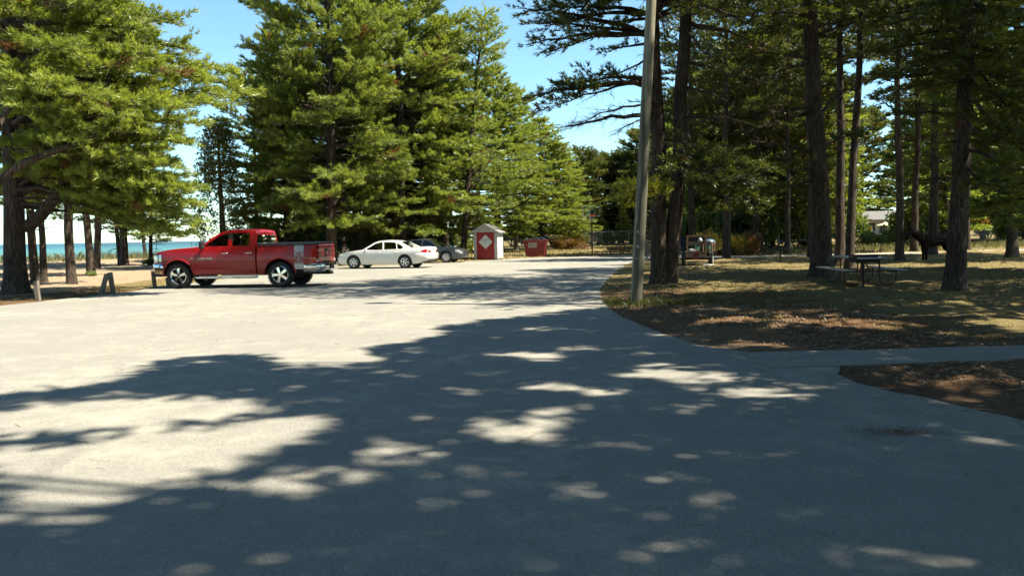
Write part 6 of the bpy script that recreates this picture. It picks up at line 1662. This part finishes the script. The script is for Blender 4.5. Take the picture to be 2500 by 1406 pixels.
# ------------------------------------------------------------------ bushes
def shrub_meshes(seed, mat, n, leaf, feather=False, tall=1.0):
    R = np.random.default_rng(seed); nb = 9
    C = np.stack([R.uniform(-.62, .62, nb), R.uniform(-.5, .5, nb), R.uniform(.25, .74, nb)], 1); C[0] = (0, 0, .6)
    rad = R.uniform(.22, .38, nb)
    which = R.integers(0, nb, n); u = unit(R.normal(size=(n, 3)))
    p = C[which] + u * (rad[which] * R.random(n) ** .35)[:, None]
    p[:, 2] = np.abs(p[:, 2]) + .01
    if feather:
        d = unit(np.stack([p[:, 0] * .9, p[:, 1] * .9, np.full(n, .75)], 1) + R.normal(0, .22, (n, 3)))
    else:
        d = unit(R.normal(size=(n, 3)) + np.array([0, 0, .1]))
    q = unit(np.cross(d, R.normal(size=(n, 3))))
    L = leaf * R.uniform(.7, 1.4, n); Wd = L * (.16 if feather else .62)
    V_ = np.stack([p - q * (Wd / 2)[:, None] * .2, p + d * (L * .5)[:, None] - q * (Wd / 2)[:, None], p + d * L[:, None], p + d * (L * .5)[:, None] + q * (Wd / 2)[:, None]], 1).reshape(-1, 3)
    lm = np_mesh('leaves', V_, np.arange(n * 4).reshape(-1, 4), MT[mat], False, {'tint': np.clip(R.normal(.5, .22, n), 0, 1)}, 'FACE')
    m = MB()
    for c in C: m.tube([(0, 0, -.05), tuple(c * .5 + R.normal(0, .04, 3)), tuple(c)], [.025, .016, .006], 4, False)
    return m.mesh('stem', MT['bark_far'], 60, recalc=False), lm
SH = {'leaf': shrub_meshes(1, 'leaf', 2600, .10), 'leaf_b': shrub_meshes(2, 'leaf', 2200, .12), 'pale': shrub_meshes(3, 'leaf_pale', 2400, .095), 'juniper': shrub_meshes(4, 'juniper', 5200, .16, True), 'rust': shrub_meshes(5, 'rust', 3600, .17, True), 'cedar': shrub_meshes(6, 'cedar', 6000, .055)}
def shrub(kind, px, Yb, w, h, lab, group=None, dep=None, name='bush'):
    x, y = base_at(px, Yb); global _si
    t = thing(name, lab, 'bush', (x, y, hz(x, y) - .05), rz(int(px)), group)
    t.scale = (w / 1.7, (dep or w * .8) / 1.5, h / 1.0)
    link('stem', SH[kind][0], t); link('leaves', SH[kind][1], t)
GB = 'leafy thicket behind the vehicles'
for kind, px, Yb, w, h, lab in [
    ('leaf', 640, 70, 4.5, 3.4, 'leafy bush seen through the truck rear window'), ('leaf_b', 700, 68, 4.2, 2.6, 'leafy bush above the front of the truck bed'), ('leaf', 752, 71, 4.5, 3.6, 'tall leafy bush above the truck bed stripe'), ('leaf_b', 800, 70, 4.0, 3.0, 'leafy bush above the truck tailgate'),
    ('leaf', 846, 73, 4.5, 3.5, 'leafy bush between the truck tailgate and the white sedan'), ('pale', 885, 70, 3.6, 2.4, 'pale leafy bush above the white sedan hood'), ('leaf', 935, 72, 4.6, 3.3, 'leafy bush above the white sedan windscreen'), ('leaf_b', 990, 74, 4.4, 3.0, 'leafy bush above the white sedan roof'), ('leaf', 1045, 73, 4.6, 3.4, 'leafy bush above the white sedan rear window'),
    ('leaf_b', 1100, 70, 3.6, 2.2, 'low leafy bush above the grey sedan windscreen'), ('pale', 1140, 66, 2.6, 1.7, 'low pale bush between the grey sedan and the shed'), ('leaf', 1252, 96, 4.2, 2.4, 'bush behind the fence between shed and dumpster'), ('leaf', 1305, 94, 5.0, 3.2, 'bush behind the red dumpster'), ('leaf_b', 590, 72, 4.0, 2.0, 'low bush seen through the truck side windows')]:
    shrub(kind, px, Yb, w, h, lab, GB)
for kind, px, Yb, w, h, lab in [
    ('juniper', 1372, 88, 5.2, 1.7, 'spreading olive bush next to the dumpster'), ('rust', 1396, 82, 4.4, 1.2, 'rusty brown low bush between dumpster and hoop'), ('pale', 1408, 97, 3.0, 2.4, 'pale round bush in front of the fence near the hoop'), ('leaf_b', 1440, 99, 3.8, 2.0, 'green bush low behind the hoop pole'), ('leaf', 1492, 103, 4.5, 2.0, 'dull bush behind the fence posts beside the wooden table'), ('leaf', 1555, 102, 4.0, 2.4, 'bush behind the utility pole'),
    ('leaf', 1462, 108, 6.0, 3.0, 'dark bush behind the young pine by the hoop'), ('leaf_b', 1512, 112, 6.5, 3.4, 'dark bush behind the pale young pine'), ('leaf', 1545, 110, 6.0, 3.2, 'dark bush closing the gap beside the utility pole'), ('leaf_b', 1590, 106, 6.0, 3.2, 'dark bush between the utility pole and the twin pine'),
    ('juniper', 1725, 51.5, 2.9, 1.72, 'tall olive juniper directly behind the wagon'), ('juniper', 1775, 51.8, 2.6, 1.6, 'olive juniper at the sunny end of the wagon'), ('rust', 1822, 52, 2.3, 1.5, 'rust-tinged juniper farthest from the wagon'),
    ('pale', 1720, 60, 4.2, 3.3, 'bright leafy sapling above the wagon rack'), ('leaf', 1660, 62, 4.0, 3.0, 'leafy bush right behind the twin pine'), ('leaf', 1790, 64, 4.0, 3.0, 'shaded bush behind the junipers'), ('leaf', 1868, 60, 3.6, 2.8, 'shaded bush behind the far grill'), ('leaf_b', 1950, 62, 4.0, 2.6, 'shaded bush behind the hitching rail'), ('leaf', 2015, 66, 3.6, 2.8, 'shaded bush behind the old thick pine'), ('leaf_b', 2085, 70, 3.4, 3.0, 'shaded bush beside the green hedge'),
    ('pale', 2125, 66, 3.0, 1.35, 'sunny green hedge bush below the house window'), ('pale', 2165, 66.5, 2.8, 1.4, 'sunny green hedge bush below the patio umbrella'), ('leaf', 2205, 68, 3.4, 3.0, 'dark bush between the house and the horse head'), ('leaf', 2275, 74, 4.6, 4.6, 'tall leafy bush above the back of the horse'), ('leaf_b', 2318, 78, 4.6, 4.2, 'tall leafy bush above the rump of the horse'),
    ('pale', 2440, 74, 3.0, 2.6, 'bright round bush in front of the tennis court fence'), ('leaf', 2482, 72, 3.6, 2.9, 'large bush at the end of the tennis court fence'), ('leaf', 2410, 99, 5.0, 3.4, 'bush behind the tennis court fence'), ('leaf', 2540, 76, 5.0, 3.6, 'bush at the far grass edge')]:
    shrub(kind, px, Yb, w, h, lab)
shrub('leaf_b', 366, 54.6, 1.3, .5, 'weeds at the foot of the small pine ahead of the truck', name='weed')
shrub('pale', 226, 39.3, .8, .32, 'green sprout at the foot of a pine on the sand', name='weed')
# columnar cedar behind the truck cab
cx_, cy2 = base_at(545, 50)
t = thing('cedar_tree', 'narrow cedar with dense scaly foliage above the truck windscreen', 'cedar tree', (cx_, cy2, hz(cx_, cy2)))
m = MB(); m.tube([(0, 0, -.2), (.05, 0, 3), (0, .05, 6), (0, 0, 8.6)], [.2, .17, .1, .02], 10, False); m.build('trunk', MT['bark'], t, 60)
R_ = np.random.default_rng(9); tfc = Tufts()
for k in range(420):
    z = 1.6 + 7.2 * R_.random() ** .9; rr = 1.75 * (1 - (z - 1.2) / 8.2) ** .6 + .15; a = R_.uniform(0, 6.28); m_ = 9
    c = np.array([math.cos(a) * rr * R_.uniform(.5, 1), math.sin(a) * rr * R_.uniform(.5, 1), z])
    tfc.add(c + R_.normal(0, .22, (m_, 3)), unit(np.array([math.cos(a) * .6, math.sin(a) * .6, .8]) + R_.normal(0, .4, (m_, 3))), R_.uniform(.7, 1.2, m_), np.clip(R_.normal(.5, .2, m_), 0, 1))
link('crown', tfc.mesh('crown', MT['cedar'], 8, .17, .055, 5), t)

# ------------------------------------------------------------------ grasses and litter (uncountable)
def blades(name, label, P, h, w, mat, seed, lean=.35, cat='grass'):
    R = np.random.default_rng(seed); n = len(P)
    z, _, _ = height(P[:, 0], P[:, 1])
    b = np.stack([P[:, 0], P[:, 1], z - .01], 1)
    d = unit(np.stack([R.normal(0, lean, n), R.normal(0, lean, n), np.ones(n)], 1))
    L = h * R.uniform(.45, 1.3, n); q = unit(np.stack([R.normal(size=n), R.normal(size=n), np.zeros(n)], 1)) * (w * R.uniform(.6, 1.4, n) / 2)[:, None]
    mid = b + d * (L * .55)[:, None]; tip = b + d * L[:, None] + np.stack([R.normal(0, .25, n) * L, R.normal(0, .25, n) * L, -L * .08], 1)
    V_ = np.stack([b - q, b + q, mid + q * .7, tip, mid - q * .7], 1).reshape(-1, 3)
    o = link(name, np_mesh(name, V_, np.arange(n * 5).reshape(-1, 5), MT[mat], False, {'tint': np.clip(R.normal(.5, .2, n), 0, 1)}, 'FACE'))
    return tag(o, label, cat, kind='stuff')
def scatter(n, x0, x1, y0, y1, seed, keep=None, cl=None, thr=.5):
    R = np.random.default_rng(seed); P = np.stack([R.uniform(x0, x1, n), R.uniform(y0, y1, n)], 1)
    k = np.ones(len(P), bool)
    if cl: k &= vnoise(P[:, 0], P[:, 1], cl, seed) + R.normal(0, .12, len(P)) > thr
    P = P[k]
    near = (np.abs(P[:, 0]) < 30) & (P[:, 1] < 62)
    k = np.ones(len(P), bool); k[near] = ~inside(P[near], LOTC)
    P = P[k]
    if keep is not None: P = P[keep(P)]
    return P
off_path = lambda P: ~((np.abs(P[:, 1] - np.interp(P[:, 0], FPX_, FPY_)) < .6) & (P[:, 0] > 2.8)) & ~((P[:, 1] > 46.4) & (P[:, 1] < 49.3 + np.clip(P[:, 0] - 24, 0, 40) * .22) & (P[:, 1] > 46.3 + np.clip(P[:, 0] - 24, 0, 40) * .2) & (P[:, 0] > 12))
dist_edge = lambda P: dist_poly(P, LOTC)
blades('dry_grass', 'thin dry grass growing through the picnic ground', scatter(52000, 2, 30, 11, 46, 31, lambda P: off_path(P) & (dist_edge(P) > .25), 1.7, .47), .085, .012, 'drygrass', 31)
blades('green_grass', 'patches of green grass on the picnic ground', scatter(12000, 2, 26, 11.5, 40, 32, lambda P: off_path(P) & (dist_edge(P) > .4), 2.3, .62), .10, .012, 'greengrass', 32)
blades('meadow_grass', 'sunlit dry meadow grass between the lot and the fence', scatter(17000, -6, 30, 50, 100, 33, off_path), .16, .04, 'drygrass', 33)
blades('tall_grass', 'tall pale grass beyond the park path near the horse', scatter(17000, 16, 60, 51, 74, 34, lambda P: off_path(P) & (P[:, 1] > 51 + np.clip(P[:, 0] - 24, 0, 40) * .22)), .42, .03, 'dunegrass', 34)
def dune(P):
    s = P[:, 1] - np.interp(P[:, 0], SHX, SHY); return (s > -30) & (s < -9)
blades('dune_grass', 'dune grass along the lake shore', scatter(42000, -46, -12, 40, 88, 35, dune, 3.0, .33), .72, .02, 'dunegrass', 35)
blades('edge_grass', 'dry grass tufts along the lake side of the lot', scatter(5200, -22, -11, 17, 33, 36, lambda P: dist_edge(P) < 1.9, .8, .5), .13, .012, 'drygrass', 36)
Rq = np.random.default_rng(37)
pc = np.array([pb.x, pb.y])
cl_ = np.concatenate([pc + Rq.normal(0, 1, (1500, 2)) * np.array([.55, .28]) + np.array([-.35, .32]), pc + Rq.normal(0, 1, (1500, 2)) * np.array([.9, .3]) + np.array([.8, -.5])])
cl_ = cl_[~inside(cl_, LOTC)]
blades('pole_grass', 'fresh green grass tufts around the foot of the utility pole', cl_, .17, .011, 'greengrass', 38, .45)
def litter(name, label, P, size, mat, seed):
    R = np.random.default_rng(seed); n = len(P); z, d, s = height(P[:, 0], P[:, 1]); z = np.maximum(z, np.where(inside(P, LOTC), .001, -9))
    a = R.uniform(0, 6.28, n); L = size * R.uniform(.5, 1.3, n); c = np.stack([P[:, 0], P[:, 1], z + .006 + R.random(n) * .012], 1)
    dv = np.stack([np.cos(a), np.sin(a), R.normal(0, .12, n)], 1) * (L / 2)[:, None]; q = np.stack([-np.sin(a), np.cos(a), R.normal(0, .4, n)], 1) * .0022
    V_ = np.stack([c - dv - q, c - dv + q, c + dv + q, c + dv - q], 1).reshape(-1, 3)
    o = link(name, np_mesh(name, V_, np.arange(n * 4).reshape(-1, 4), MT[mat], False, {'tint': np.clip(R.normal(.5, .25, n), 0, 1)}, 'FACE'))
    return tag(o, label, 'pine needles', kind='stuff')
litter('needle_litter', 'fallen rust-brown pine needles along the shaded lot edge', scatter(60000, 1.8, 10, 5, 20, 41, lambda P: off_path(P) & (dist_edge(P) < 4.2), .9, .40), .13, 'litter', 41)
Re = np.random.default_rng(43); pe = np.stack([Re.uniform(-6, 4.6, 16000), Re.uniform(4, 20, 16000)], 1); pe = pe[inside(pe, LOTC)]; pe = pe[Re.random(len(pe)) < np.exp(-dist_poly(pe, LOTC) / .22) * .9 + .035]
litter('stray_needles', 'stray pine needles and bits scattered on the asphalt', pe, .11, 'litter', 43)
# small debris patch on the asphalt and a few leaves
cp = gr(2185, 1056); Rz = np.random.default_rng(44); P = np.stack([cp.x + Rz.normal(0, .17, 420), cp.y + Rz.normal(0, .08, 420)], 1)
litter('crumb_pile', 'scattered pile of straw crumbs on the shaded asphalt', P, .03, 'litter', 44)
# loose cobble-like sand clods and cones on the bare ground
def clods():
    R = np.random.default_rng(45); P = scatter(8000, 2.2, 10, 6, 17.5, 46, lambda P: off_path(P) & (dist_edge(P) > .15) & (dist_edge(P) < 4.5), 1.1, .42)
    z, _, _ = height(P[:, 0], P[:, 1]); n = len(P)
    oct_ = np.array([[1, 0, 0], [-.9, .1, 0], [0, 1, 0], [.1, -1, 0], [0, 0, .55], [0, 0, -.3]], float)
    F_ = np.array([[0, 2, 4], [2, 1, 4], [1, 3, 4], [3, 0, 4], [2, 0, 5], [1, 2, 5], [3, 1, 5], [0, 3, 5]])
    s = R.uniform(.012, .045, n); V_ = oct_[None] * s[:, None, None] * R.uniform(.7, 1.3, (n, 6, 3))
    a = R.uniform(0, 6.28, n); ca, sa = np.cos(a), np.sin(a); X_ = V_[..., 0] * ca[:, None] - V_[..., 1] * sa[:, None]; Y_ = V_[..., 0] * sa[:, None] + V_[..., 1] * ca[:, None]
    V_ = np.stack([X_ + P[:, :1], Y_ + P[:, 1:], V_[..., 2] + z[:, None] + .004], -1).reshape(-1, 3)
    F2 = (F_[None] + (np.arange(n) * 6)[:, None, None]).reshape(-1, 3)
    tag(link('sand_clods', np_mesh('sand_clods', V_, F2, pm('sand_clod', (.17, .125, .08), .95, 0, .4, 3), False)), 'loose sandy clods and cones on the bare ground by the lot', 'sand', kind='stuff')
clods()
